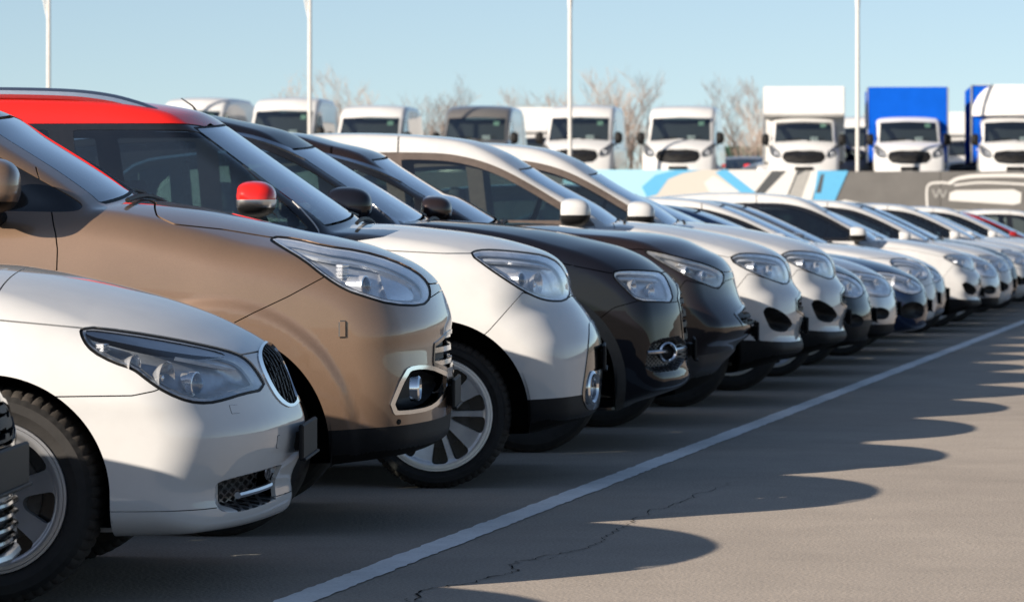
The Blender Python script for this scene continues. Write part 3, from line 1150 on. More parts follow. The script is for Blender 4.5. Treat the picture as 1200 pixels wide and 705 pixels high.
    if 'ring' in S:
        q, z = S['ring'][0]
        k = np.argmin((qz(sh.V)[:, 0] - q) ** 2 + (sh.V[:, 2] - z) ** 2 + (sh.V[:, 1] > -.3) * 1. + (sh.N[:, 0] < .1) * 1.)
        p = sh.V[k]
        rr = S.get('ringr', .055)
        az = S.get('ringaz', -.5)
        for sd in (1, -1):
            fw = Vector((math.cos(az), math.sin(az) * sd, 0))
            Mx = Matrix.Translation((p[0] + .004, p[1] * sd, z)) @ fw.to_track_quat('Y', 'Z').to_matrix().to_4x4()
            m = MB(); m.lathe([(rr * .70, -.02), (rr * .72, .008), (rr * .85, .016), (rr, .010), (rr * 1.02, -.02)], 32, M=Mx)
            fo = m.build('fog_lamp', M_CHROME, root)
            m = MB(); m.lathe([(rr * .72, -.012), (rr * .4, -.004), (.0005, -.001)], 24, M=Mx)
            m.build('fog_lamp_glass', S.get('ringglass') or M_GLOSSBLK, fo)
    if 'grille' in sh.g:
        E('grille', 'grille_backing', M_BLACK, inset=.035)
        E('slat', 'grille_slat', S.get('slatmat') or M_GLOSSBLK, inset=.002, rim=.02)
        E('grille_frame', 'grille_frame', S.get('gframemat') or M_GLOSSBLK, inset=-.004, rim=.02)
    E('intake', 'lower_intake', M_BLACK, inset=.03)
    # ---- plate carrier, wheels, liners, mirrors, handles, cabin
    zp = S.get('platez', .50)
    xn = max(p[0] for p in fr if abs(p[1] - zp) < .16) if any(abs(p[1] - zp) < .16 for p in fr) else 0
    m = MB(); m.box((xn + .012, 0, zp), (.016, .52, .115), bev=.005); m.box((xn + .022, 0, zp - .054), (.012, .52, .010), bev=.003); m.box((xn - .004, 0, zp), (.03, .30, .06))
    m.build('plate_carrier', M_BLACK, root)
    for wx in (xw, xr):
        for sd in (1, -1):
            add_wheel(root, wx, S['wheelR'] - .004, W, sd, S['wheelR'], S['rim'], S['seg'] if wx == xw else 64, S.get('spin', 0) if sd > 0 else .4, S.get('tw', .225), S.get('steer', 0) if wx == xw else 0)
            m = MB()
            R_ = aR + .012
            sx = 1 / S.get('archsx', 1) if wx == xw else 1
            m.lathe([(R_, -(W - .04) * sd), (R_, -(W - .42) * sd), (.05, -(W - .42) * sd)], 28, arc=(math.radians(-12), math.radians(192)))
            m.v = [(x * sx, y, z) for x, y, z in m.v]
            m.build('wheel_arch_liner', M_LINER, root, loc=(wx, 0, zw))
    if 'mirror' in S and S['mirror']:
        mx, mz = S['mirror'][0]
        mw, mh = S.get('mirsize', (.15, .15))
        V_, N_, T_ = mirror_arrays(mw, .23, mh)
        for sd in (1, -1):
            ms = Shell(V_ + [0, -(W + .085), 0], N_, T_)
            ms.cut('body', 'low', lambda P: P[:, 2] - S.get('mirsplit', -.4) * mh)
            ms.cut('body', 'band', lambda P: P[:, 2] - S.get('mirband', -.9) * mh)
            ms.cut('body', 'mg', lambda P: np.full(len(P), -1.), lambda c_, n: n[:, 0] < -.93)
            mo = None
            for pc, nm, mt in (('body', 'wing_mirror', S.get('mirmat') or pmat), ('low', 'mirror_base', M_BLACK), ('band', 'mirror_indicator', S.get('bandmat') or M_CHROME), ('mg', 'mirror_glass', M_CHROME)):
                if pc in ms.g and len(ms.g[pc]):
                    v, n, t = ms.arrays(pc)
                    if sd < 0: v, n, t = v * [1, -1, 1], n * [1, -1, 1], t[:, ::-1]
                    o = obj(nm, mesh_np(nm, v, t, n), mt, mo or root)
                    if mo is None:
                        mo = o
                        o.location = (mx, 0, mz)
            m = MB(); m.tube([(.02, -(W - .10) * sd, -mh * .62), (.01, -(W - .02) * sd, -mh * .58), (0, -(W + .05) * sd, -mh * .38)], [.032, .028, .03], 10)
            m.build('mirror_arm', M_BLACK, mo)
    zh = belt - .13
    for hx in (xB + .14, xr + .02):
        for sd in (1, -1):
            k = np.argmin((sh.V[:, 0] - hx) ** 2 + (sh.V[:, 2] - zh) ** 2)
            yy = sh.V[k, 1]
            m = MB(); m.tube([(hx - .10, (yy - .002) * sd, zh), (hx - .08, (yy - .032) * sd, zh), (hx + .08, (yy - .032) * sd, zh), (hx + .10, (yy - .002) * sd, zh)], .011, 8)
            m.build('door_handle', pmat, root)
    # cabin
    sm = seat_mesh()
    if 'seatme' not in SHARED:
        SHARED['seatme'] = mesh_np('seat', sm[0], sm[2], sm[1])
        SHARED['seatme'].materials.append(M_SEAT)
    x1 = S['glass'][0][0] - 1.15
    for sx, ys in ((x1, (-.37, .37)), (x1 - .85, (-.38, .38))):
        for y in ys:
            obj('seat', SHARED['seatme'], parent=root, loc=(sx, y, belt - .68), scale=(1, .95, min(1, (rz[1] - .12 - belt + .68) / 1.0)))
    m = MB(); m.box((S['glass'][0][0] - .24, 0, belt - .10), (.42, 2 * W - .34, .16), bev=.05)
    m.build('dashboard', M_TRIM, root)
    m = MB(); m.box((-L * .55, 0, .42), (L * .55, 2 * W - .3, .03))
    m.build('cabin_floor', M_LINER, root)
    m = MB(); n_ = 24
    m.tube([(.075 * math.cos(a) * .9 - 0, .185 * math.sin(a), .185 * math.cos(a)) for a in [2 * math.pi * k / n_ for k in range(n_ + 1)]], .014, 8)
    m.box((.0, 0, 0), (.05, .12, .10), bev=.02); m.box((0, 0, -.02), (.03, .36, .03), bev=.01)
    m.build('steering_wheel', M_TRIM, root, loc=(S['glass'][0][0] - .58, .37, belt + .0))
    # wipers and tail lamps
    if detail:
        m = MB()
        gx, gz = S['glass'][0]
        m.tube([(gx - .03, -.02, gz + .012), (gx - .06, -.30, gz + .012), (gx - .16, -.60, gz + .005)], .009, 6)
        m.tube([(gx - .03, .50, gz + .004), (gx - .04, .25, gz + .014), (gx - .07, -.06, gz + .024)], .009, 6)
        m.build('wiper', M_BLACK, root)
        m = MB(); m.tube([(gx + .045, y, gz - .012 - .055 * (abs(y) / W) ** 2) if True else 0 for y in np.linspace(-W + .34, W - .34, 9)], .010, 6)
        m.build('cowl_panel', M_BLACK, root)
    for sd in (1, -1):
        m = MB(); m.box((-L + .07, (W - .20) * sd, belt - .12), (.10, .16, .22), bev=.03)
        m.build('tail_light', M_RED, root)
    return root, sh, S

# ---------------------------------------------------------------- car specifications (metres, car space: nose at x=0, right side at -y)
SPEC = {'audi': {'L': 4.63,
          'W': 0.94,
          'alpha': 0.029,
          'arch': [(-0.623, 0.803), (-0.467, 0.674), (-0.407, 0.489), (-0.381, 0.307), (-0.39, 0.243)],
          'bar': [(-0.274, 0.508), (-0.164, 0.511), (-0.045, 0.515)],
          'fog': [(-0.237, 0.575), (-0.047, 0.589), (-0.047, 0.412), (-0.285, 0.399), (-0.268, 0.518)],
          'front': [(-0.331, 0.202), (-0.267, 0.234), (-0.127, 0.279), (-0.036, 0.316), (-0.0, 0.365), (-0.018, 0.411), (-0.018, 0.497),
                    (-0.023, 0.587), (-0.027, 0.651), (-0.036, 0.732), (-0.063, 0.818)],
          'glass': [(-1.415, 1.204), (-1.788, 1.435), (-2.047, 1.594)],
          'hood': [(-0.104, 0.873), (-0.145, 0.913), (-0.244, 0.984), (-0.376, 1.04), (-0.521, 1.077), (-0.752, 1.126), (-1.038, 1.163),
                   (-1.319, 1.185)],
          'hoodseam': [(-1.611, 1.092), (-1.13, 1.04), (-0.694, 0.961), (-0.455, 0.913), (-0.394, 0.926), (-0.246, 0.92), (-0.172, 0.909),
                       (0.176, 0.953), (0.176, 1.432), (-1.611, 1.433)],
          'lamps': [('bowl', -0.235, 0.83, 0.045, 0.05), ('bowl', -0.336, 0.856, 0.04, 0.05)],
          'light': [(-0.453, 0.908), (-0.392, 0.922), (-0.244, 0.915), (-0.174, 0.904), (-0.144, 0.843), (-0.126, 0.76), (-0.205, 0.767),
                    (-0.318, 0.773), (-0.379, 0.83)],
          'lip': [(-0.623, 0.859), (-0.493, 0.773), (-0.42, 0.674), (-0.372, 0.527), (-0.346, 0.355)],
          'mirror': [(-1.773, 1.273)],
          'pos': (-2.999, 19.27),
          'psi': 10,
          'ring': [(-0.166, 0.506)],
          'roof': [(-2.143, 1.649), (-2.261, 1.681), (-2.416, 1.713), (-2.571, 1.74), (-2.868, 1.759), (-3.233, 1.764)],
          'wheel': (-0.808, 0.363),
          'winpoly': [(-2.509, 1.608), (-2.351, 1.625), (-2.202, 1.586), (-2.049, 1.52), (-1.896, 1.437), (-1.721, 1.31), (-1.537, 1.162),
                      (-1.502, 1.105), (-2.509, 1.061)]},
 'brown': {'L': 4.52,
           'W': 0.92,
           'alpha': 0.029,
           'archlip': [(-0.747, 0.873), (-0.587, 0.807), (-0.458, 0.695), (-0.379, 0.569), (-0.345, 0.425)],
           'archpx': [(-0.612, 0.704), (-0.539, 0.616), (-0.473, 0.503), (-0.442, 0.409), (-0.426, 0.296)],
           'bumperseam': [(-0.939, 0.713), (-0.717, 0.827), (-0.59, 0.887), (-0.445, 0.966), (-0.306, 0.894), (-0.214, 0.862), (-0.085, 0.869),
                          (-0.021, 0.91), (0.231, 0.941), (0.231, 0.216), (-0.812, 0.214)],
           'clad': [(-0.879, 0.392), (-0.46, 0.392), (-0.276, 0.402), (-0.086, 0.412), (-0.0, 0.418)],
           'doorseam': [(-1.505, 1.342), (-1.445, 1.209), (-1.416, 1.115), (-1.41, 1.036), (-1.41, 0.942), (-1.416, 0.627)],
           'fog': [(-0.239, 0.448), (-0.172, 0.612), (-0.139, 0.628), (-0.075, 0.622), (-0.02, 0.586), (0.002, 0.561), (-0.02, 0.503),
                   (-0.059, 0.461), (-0.114, 0.448)],
           'front': [(-0.305, 0.256), (-0.104, 0.286), (-0.02, 0.333), (-0.013, 0.373), (-0.003, 0.46), (0.0, 0.561), (-0.003, 0.628), (-0.01, 0.728),
                     (-0.003, 0.775), (-0.013, 0.822), (-0.027, 0.862), (-0.047, 0.906)],
           'glass': [(-1.162, 1.231), (-1.249, 1.278), (-1.404, 1.378), (-1.613, 1.499), (-1.785, 1.6)],
           'hood': [(-0.064, 0.936), (-0.104, 0.973), (-0.158, 1.008), (-0.238, 1.043), (-0.329, 1.076), (-0.456, 1.106), (-0.584, 1.13),
                    (-0.708, 1.16), (-0.809, 1.184), (-0.96, 1.217), (-1.111, 1.241), (-1.206, 1.251)],
           'hoodseam': [(-1.202, 1.258), (-1.135, 1.236), (-1.09, 1.185), (-1.023, 1.156), (-0.851, 1.137), (-0.682, 1.108), (-0.589, 1.099),
                        (-0.472, 1.07), (-0.344, 1.051), (-0.227, 1.016), (-0.138, 0.972), (-0.087, 0.927), (-0.042, 0.927), (0.104, 1.035),
                        (0.104, 1.512), (-1.202, 1.513)],
           'ipx': {'proj': [(-0.359, 1.003), (-0.289, 0.955)]},
           'lamps': [('projector', -0.305, 0.945, 0.04, 0.045), ('block', -0.381, 0.996, 0.034, 0.04)],
           'light': [(-0.682, 1.105), (-0.589, 1.095), (-0.472, 1.067), (-0.344, 1.048), (-0.227, 1.013), (-0.138, 0.968), (-0.093, 0.924),
                     (-0.084, 0.876), (-0.109, 0.851), (-0.217, 0.86), (-0.316, 0.892), (-0.379, 0.914), (-0.453, 0.959), (-0.542, 1.029),
                     (-0.625, 1.073)],
           'mirror': [(-1.586, 1.302)],
           'pos': (-3.134, 14.05),
           'psi': 10.0,
           'ring': [(-0.129, 0.542)],
           'sensor': [(-0.185, 0.42)],
           'tri': [(-1.831, 1.51), (-1.641, 1.44), (-1.514, 1.352), (-1.339, 1.247), (-1.33, 1.219), (-1.343, 1.197), (-1.371, 1.187),
                   (-1.641, 1.203), (-1.831, 1.21)],
           'washer': [(-0.398, 0.774)]},
 'mazda': {'L': 4.68,
           'W': 0.93,
           'alpha': 0.029,
           'arch': [(-0.491, 0.493), (-0.418, 0.372), (-0.442, 0.299)],
           'front': [(-0.528, 0.149), (-0.375, 0.185), (-0.254, 0.246), (-0.152, 0.328), (-0.132, 0.368), (-0.101, 0.45), (-0.046, 0.49),
                     (-0.01, 0.531), (-0.0, 0.592), (-0.081, 0.714), (-0.112, 0.813)],
           'glass': [(-1.529, 1.196), (-1.748, 1.323), (-1.855, 1.359), (-2.089, 1.496), (-2.222, 1.583)],
           'hood': [(-0.127, 0.881), (-0.188, 0.962), (-0.284, 1.013), (-0.431, 1.079), (-0.644, 1.115), (-0.934, 1.135), (-1.173, 1.16),
                    (-1.391, 1.171)],
           'lamps': [('projector', -0.434, 0.889, 0.036, 0.05), ('projector', -0.321, 0.87, 0.036, 0.05)],
           'light': [(-0.714, 1.017), (-0.601, 0.997), (-0.463, 0.963), (-0.321, 0.926), (-0.213, 0.879), (-0.218, 0.83), (-0.252, 0.791),
                     (-0.321, 0.816), (-0.419, 0.855), (-0.532, 0.914)],
           'mirror': [(-1.946, 1.276)],
           'pos': (-2.998, 21.67),
           'psi': 10,
           'roof': [(-2.334, 1.619), (-2.451, 1.644), (-2.665, 1.698), (-2.87, 1.711), (-3.227, 1.716)],
           'winpoly': [(-2.701, 1.608), (-2.464, 1.568), (-2.208, 1.489), (-2.011, 1.386), (-1.854, 1.263), (-1.814, 1.165), (-2.701, 1.135)]},
 'sedan': {'L': 4.84,
           'W': 0.92,
           'alpha': 0.029,
           'arch': [(-0.835, 0.716), (-0.763, 0.69), (-0.704, 0.657), (-0.625, 0.586), (-0.558, 0.492), (-0.502, 0.354), (-0.489, 0.183)],
           'bar': [(-0.169, 0.318), (-0.106, 0.326), (-0.053, 0.339)],
           'brow': [(-0.619, 0.836), (-0.496, 0.818), (-0.366, 0.792), (-0.262, 0.767), (-0.195, 0.743), (-0.262, 0.748), (-0.392, 0.772),
                    (-0.522, 0.8), (-0.606, 0.818)],
           'cap': [(-0.062, 0.468)],
           'fog': [(-0.234, 0.353), (-0.218, 0.372), (-0.144, 0.382), (-0.07, 0.393), (-0.044, 0.39), (-0.039, 0.296), (-0.07, 0.282),
                   (-0.152, 0.266), (-0.208, 0.272), (-0.231, 0.29)],
           'front': [(-0.108, 0.211), (-0.061, 0.225), (-0.044, 0.253), (-0.039, 0.281), (-0.047, 0.314), (-0.044, 0.352), (-0.028, 0.375),
                     (-0.003, 0.455), (0.0, 0.524), (-0.017, 0.574), (-0.03, 0.612), (-0.044, 0.659), (-0.064, 0.706), (-0.083, 0.739),
                     (-0.108, 0.761)],
           'hood': [(-0.13, 0.775), (-0.186, 0.808), (-0.296, 0.861), (-0.435, 0.91), (-0.574, 0.949), (-0.713, 0.982), (-0.852, 1.007),
                    (-0.991, 1.024)],
           'hoodseam': [(-0.887, 0.867), (-0.731, 0.852), (-0.627, 0.841), (-0.496, 0.823), (-0.366, 0.798), (-0.262, 0.772), (-0.189, 0.746),
                        (-0.106, 0.754), (-0.049, 0.777), (0.153, 1.055), (-0.887, 1.314)],
           'kidney': [(-0.124, 0.768), (-0.104, 0.771), (-0.08, 0.752), (-0.055, 0.708), (-0.036, 0.659), (-0.025, 0.607), (-0.025, 0.577),
                      (-0.041, 0.577), (-0.066, 0.607), (-0.091, 0.657), (-0.113, 0.706), (-0.126, 0.744)],
           'lamps': [('bowl', -0.358, 0.702, 0.05, 0.05), ('bowl', -0.462, 0.741, 0.036, 0.045), ('projector', -0.271, 0.684, 0.038, 0.06),
                     ('block', -0.553, 0.78, 0.022, 0.03)],
           'light': [(-0.627, 0.839), (-0.616, 0.808), (-0.587, 0.774), (-0.522, 0.74), (-0.463, 0.722), (-0.418, 0.686), (-0.366, 0.65),
                     (-0.301, 0.621), (-0.249, 0.614), (-0.205, 0.621), (-0.158, 0.634), (-0.104, 0.64), (-0.13, 0.689), (-0.156, 0.723),
                     (-0.189, 0.746), (-0.262, 0.769), (-0.366, 0.795), (-0.496, 0.821)],
           'lowseam': [(-0.618, 0.289), (-0.217, 0.29)],
           'net': [(-0.173, 0.38), (-0.052, 0.398), (-0.055, 0.28), (-0.171, 0.264)],
           'pos': (-3.058, 11.5),
           'psi': 10.0,
           'seam1': [(-0.725, 0.633), (-0.466, 0.636), (-0.401, 0.649), (-0.349, 0.67), (-0.233, 0.719), (-0.103, 0.771), (-0.026, 0.81),
                     (0.207, 0.849), (0.207, 0.178), (-0.725, 0.175)],
           'washer': [(-0.177, 0.581)],
           'wheel': (-0.861, 0.348)},
 'tiv': {'L': 4.44,
         'W': 0.9,
         'alpha': 0.029,
         'arch': [(-0.632, 0.747), (-0.505, 0.69), (-0.412, 0.608), (-0.353, 0.515), (-0.323, 0.4), (-0.327, 0.284)],
         'bumperseam': [(-0.559, 0.645), (-0.506, 0.693), (-0.36, 0.855), (-0.292, 0.832), (-0.172, 0.814), (-0.138, 0.829), (-0.071, 0.791),
                        (0.191, 0.791), (0.191, 0.042), (-0.559, 0.04)],
         'clad': [(-0.559, 0.378), (-0.345, 0.388), (-0.105, 0.399), (0.041, 0.409)],
         'dlo': [(-3.411, 1.609), (-1.971, 1.615), (-1.774, 1.615), (-1.676, 1.551), (-1.246, 1.159), (-1.246, 1.072), (-3.411, 1.072)],
         'front': [(-0.251, 0.225), (-0.098, 0.268), (-0.024, 0.296), (-0.004, 0.37), (0.004, 0.5), (0.0, 0.618), (-0.012, 0.665), (-0.047, 0.728),
                   (-0.079, 0.775)],
         'glass': [(-1.129, 1.195), (-1.354, 1.349), (-1.59, 1.514), (-1.768, 1.636)],
         'glassside': [(-2.402, 1.57), (-1.884, 1.581), (-1.865, 1.554), (-1.585, 1.358), (-1.423, 1.159), (-1.404, 1.072), (-2.402, 1.072)],
         'hood': [(-0.13, 0.838), (-0.141, 0.912), (-0.177, 0.979), (-0.244, 1.028), (-0.357, 1.067), (-0.511, 1.105), (-0.723, 1.136),
                  (-0.963, 1.158), (-1.235, 1.164)],
         'hoodseam': [(-1.237, 1.072), (-0.928, 1.042), (-0.71, 1.031), (-0.585, 1.031), (-0.495, 1.044), (-0.356, 1.031), (-0.262, 1.016),
                      (-0.198, 0.982), (-0.153, 0.918), (-0.123, 0.828), (0.043, 0.866), (0.043, 1.392), (-1.237, 1.392)],
         'lamps': [('bowl', -0.273, 0.902, 0.055, 0.06), ('projector', -0.363, 0.929, 0.036, 0.05)],
         'light': [(-0.589, 1.027), (-0.559, 1.038), (-0.495, 1.04), (-0.356, 1.027), (-0.262, 1.012), (-0.198, 0.978), (-0.16, 0.922),
                   (-0.145, 0.847), (-0.171, 0.817), (-0.239, 0.82), (-0.292, 0.835), (-0.356, 0.867), (-0.442, 0.922), (-0.518, 0.974)],
         'mirror': [(-1.508, 1.273)],
         'nosepanel': [(-0.058, 0.728), (-0.023, 0.69), (0.049, 0.633), (0.049, 0.328), (-0.035, 0.32), (-0.077, 0.328), (-0.1, 0.393),
                       (-0.094, 0.442), (-0.077, 0.549), (-0.065, 0.644)],
         'pos': (-3.011, 16.62),
         'psi': 10,
         'rail': [(-3.173, 1.76), (-2.777, 1.763), (-2.381, 1.759), (-2.143, 1.747), (-2.005, 1.715)],
         'ring': [(-0.059, 0.425)],
         'roof': [(-1.847, 1.676), (-1.985, 1.703), (-2.183, 1.723), (-2.539, 1.732), (-2.777, 1.732)],
         'wheel': (-0.718, 0.343)},
 'wk': {'L': 4.52,
        'W': 0.92,
        'alpha': 0.029,
        'clad': [(-0.668, 0.436), (-0.363, 0.425), (-0.14, 0.409), (-0.015, 0.409)],
        'dlo': [(-3.548, 1.66), (-2.971, 1.687), (-2.451, 1.679), (-2.232, 1.654), (-2.013, 1.594), (-1.794, 1.473), (-1.575, 1.331), (-1.324, 1.151),
                (-1.313, 1.042), (-3.548, 1.041)],
        'fog': [(-0.335, 0.62), (-0.291, 0.645), (-0.208, 0.612), (-0.148, 0.568), (-0.11, 0.513), (-0.148, 0.497), (-0.165, 0.469), (-0.274, 0.486),
                (-0.307, 0.552)],
        'front': [(-0.404, 0.206), (-0.152, 0.279), (-0.022, 0.33), (0.0, 0.375), (-0.028, 0.454), (0.0, 0.549), (-0.006, 0.656), (-0.022, 0.718),
                  (-0.073, 0.786), (-0.084, 0.853), (-0.101, 0.909)],
        'glass': [(-1.226, 1.202), (-1.367, 1.298), (-1.626, 1.439), (-1.829, 1.566)],
        'hood': [(-0.135, 0.949), (-0.236, 1.011), (-0.404, 1.067), (-0.629, 1.117), (-0.882, 1.16), (-1.136, 1.185)],
        'hoodseam': [(-1.268, 1.069), (-0.941, 1.042), (-0.543, 0.954), (-0.472, 0.982), (-0.325, 0.976), (-0.195, 0.955), (-0.146, 0.916),
                     (0.04, 0.96), (0.04, 1.505), (-1.268, 1.506)],
        'lamps': [('projector', -0.366, 0.899, 0.036, 0.05), ('bowl', -0.257, 0.872, 0.04, 0.05)],
        'light': [(-0.542, 0.946), (-0.471, 0.976), (-0.324, 0.971), (-0.193, 0.946), (-0.155, 0.911), (-0.122, 0.84), (-0.133, 0.785),
                  (-0.182, 0.785), (-0.297, 0.823), (-0.417, 0.872), (-0.493, 0.913)],
        'mirror': [(-1.549, 1.237)],
        'pos': (-3.003, 24.08),
        'psi': 10,
        'roof': [(-1.942, 1.633), (-2.105, 1.698), (-2.263, 1.729), (-2.478, 1.747), (-2.8, 1.761), (-3.168, 1.761)]}}


WHITE = paint("white_paint", (.60, .60, .595), rough=.4)
WHITE2 = paint("pearl_white_paint", (.57, .57, .567), rough=.4, dirt=.08)
BROWN = paint("bronze_metallic_paint", (.255, .166, .110), metal=.5, rough=.36, flake=.35)
REDP = paint("red_paint", (.62, .018, .014), rough=.4)
BLACKP = paint("black_metallic_paint", (.008, .0085, .013), metal=0., rough=.35, dirt=.008, coat=.75)
DKBROWN = paint("dark_brown_metallic_paint", (.020, .014, .014), metal=.15, rough=.3, flake=.3, dirt=.02)
DKGREEN = paint("graphite_green_paint", (.016, .018, .018), metal=.15, rough=.32, dirt=.02)
SILVER = paint("silver_paint", (.42, .43, .45), metal=.6, rough=.33)
NAVY = paint("navy_paint", (.006, .016, .050), metal=.1, rough=.3, dirt=.015)
DKRED = paint("dark_red_paint", (.26, .010, .012), rough=.4)
GREYP = paint("grey_paint", (.16, .17, .19), metal=.6, rough=.33)
M_FRAMEREFL = plain("pillar_reflection", (.10, .078, .064), .3, coat=.5)  # brown reflection on the glossy pillars, put into the base colour

# ---------------------------------------------------------------- ground
t = NT("asphalt")
b = t.bsdf((.12, .11, .10), .88, spec=.25)
geo = t.n("ShaderNodeNewGeometry")
big = t.noise(.35, 5, .6, vec=geo.outputs["Position"])
mid = t.noise(2.3, 6, .65, vec=geo.outputs["Position"])
fine = t.noise(95, 3, .7, vec=geo.outputs["Position"])
r1 = t.ramp(big.outputs[0], [(.3, (.305, .266, .226)), (.7, (.375, .328, .279))])
r2 = t.ramp(mid.outputs[0], [(.30, (.90, .90, .90)), (.72, (1.06, 1.055, 1.05))])
r3 = t.ramp(fine.outputs[0], [(.28, (.55, .55, .56)), (.5, (1, 1, 1)), (.76, (1.55, 1.5, 1.45))])
m1 = t.n("ShaderNodeMixRGB", blend_type='MULTIPLY'); m1.inputs[0].default_value = 1
m2 = t.n("ShaderNodeMixRGB", blend_type='MULTIPLY'); m2.inputs[0].default_value = .85
t.l(r1.outputs[0], m1.inputs[1]); t.l(r2.outputs[0], m1.inputs[2])
t.l(m1.outputs[0], m2.inputs[1]); t.l(r3.outputs[0], m2.inputs[2])
vo = t.n("ShaderNodeTexVoronoi"); vo.inputs["Scale"].default_value = 62
t.l(geo.outputs["Position"], vo.inputs["Vector"])
st = t.noise(.7, 5, .6, vec=geo.outputs["Position"])
r4 = t.ramp(st.outputs[0], [(.60, (1, 1, 1)), (.70, (.84, .835, .83))])
m3 = t.n("ShaderNodeMixRGB", blend_type='MULTIPLY'); m3.inputs[0].default_value = .8
t.l(m2.outputs[0], m3.inputs[1]); t.l(r4.outputs[0], m3.inputs[2])
t.l(m3.outputs[0], b.inputs["Base Color"])
bp = t.n("ShaderNodeBump"); bp.inputs["Strength"].default_value = .5; bp.inputs["Distance"].default_value = .0025
ad = t.n("ShaderNodeMath", operation='ADD')
t.l(fine.outputs[0], ad.inputs[0]); t.l(vo.outputs["Distance"], ad.inputs[1])
t.l(ad.outputs[0], bp.inputs["Height"]); t.l(bp.outputs[0], b.inputs["Normal"])
t.l(b.outputs[0], t.out.inputs[0])
M_ASPHALT = t.m
m = MB()
m.add([(-2500, -2500, 0), (2500, -2500, 0), (2500, 2500, 0), (-2500, 2500, 0)], [(0, 1, 2, 3)])
tag(m.build("ground", M_ASPHALT), kind='structure')

# white line along the noses, worn paint with ragged edges
t = NT("line_paint")
b = t.bsdf((.62, .61, .59), .75, spec=.25)
geo = t.n("ShaderNodeNewGeometry")
n1 = t.noise(5, 8, .7, vec=geo.outputs["Position"]); n2 = t.noise(70, 4, .7, vec=geo.outputs["Position"])
r = t.ramp(n1.outputs[0], [(.30, (.74, .73, .71)), (.60, (.88, .87, .85))])
r2 = t.ramp(n2.outputs[0], [(.30, (.70, .69, .68)), (.44, (1, 1, 1))])
mx = t.n("ShaderNodeMixRGB", blend_type='MULTIPLY'); mx.inputs[0].default_value = 1
t.l(r.outputs[0], mx.inputs[1]); t.l(r2.outputs[0], mx.inputs[2]); t.l(mx.outputs[0], b.inputs["Base Color"])
bp = t.n("ShaderNodeBump"); bp.inputs["Strength"].default_value = .4; bp.inputs["Distance"].default_value = .004
t.l(n2.outputs[0], bp.inputs["Height"]); t.l(bp.outputs[0], b.inputs["Normal"])
t.l(b.outputs[0], t.out.inputs[0])
rnd = random.Random(5)
vs = []; fs = []
y = 4.0; i = 0
while y < 75:
    j = .006
    vs += [(-2.972 + rnd.uniform(-j, j), y, .004), (-2.852 + rnd.uniform(-j, j), y, .004)]
    if i: fs.append((2 * i - 2, 2 * i - 1, 2 * i + 1, 2 * i))
    i += 1; y += .035 + (y - 4) * .003
m = MB().add(vs, fs)
tag(m.build("parking_line", t.m), kind='structure')

# crack that wanders through the asphalt
M_CRACK = plain("crack_dark", (.012, .011, .010), .95, spec=.05)  # one even dark tone for the crack strips
def crack(pts, w, name, seed):
    rn = random.Random(seed)
    P = catmull(pts, 14)
    vs = []; fs = []
    ph = 0
    for i, p in enumerate(P):
        d = P[min(i + 1, len(P) - 1)] - P[max(i - 1, 0)]
        d = d / np.linalg.norm(d)
        nrm = np.array([-d[1], d[0]])
        ph = ph * .55 + rn.uniform(-1, 1) * .022
        q = p + nrm * ph
        ww = w * rn.uniform(.25, 1.2) * (1 - .6 * i / len(P)) * min(1, i / 4, (len(P) - 1 - i) / 4 + .1)
        vs += [(*(q + nrm * ww), .003), (*(q - nrm * ww), .003)]
        if i: fs.append((2 * i - 2, 2 * i - 1, 2 * i + 1, 2 * i))
    tag(MB().add(vs, fs).build(name, M_CRACK), kind='structure')
crack([(-2.62, 10.2), (-2.52, 10.75), (-2.58, 11.2), (-2.46, 11.8), (-2.50, 12.3), (-2.38, 12.9), (-2.40, 13.6), (-2.42, 14.3), (-2.40, 15.2), (-2.36, 16.4)], .0045, "asphalt_crack", 3)
crack([(-2.52, 10.8), (-2.60, 10.95), (-2.66, 11.05)], .003, "asphalt_crack", 9)
crack([(-2.50, 12.3), (-2.44, 12.42), (-2.34, 12.5)], .003, "asphalt_crack", 11)

# grit and small stones lying about on the lane
rn = random.Random(77)
m = MB()
for i in range(70):
    y = 9 + 30 * rn.random() ** 1.6
    x = rn.uniform(-3.4, 2.2) + (y - 9) * .12
    s_ = rn.choice([.002, .003, .003, .004, .006])
    a = rn.uniform(0, 6.28)
    P = [(x + s_ * math.cos(a + k * 2.1) * rn.uniform(.7, 1.2), y + s_ * math.sin(a + k * 2.1) * rn.uniform(.7, 1.2), .0) for k in range(3)] + [(x, y, s_ * rn.uniform(.3, .6))]
    m.add(P, [(0, 1, 3), (1, 2, 3), (2, 0, 3)])
o = m.build("grit", plain("stone_grit", (.30, .27, .24), .9, nscale=3, var=.5))
tag(o, "small stones and grit scattered over the sunlit asphalt", "grit", kind="stuff")

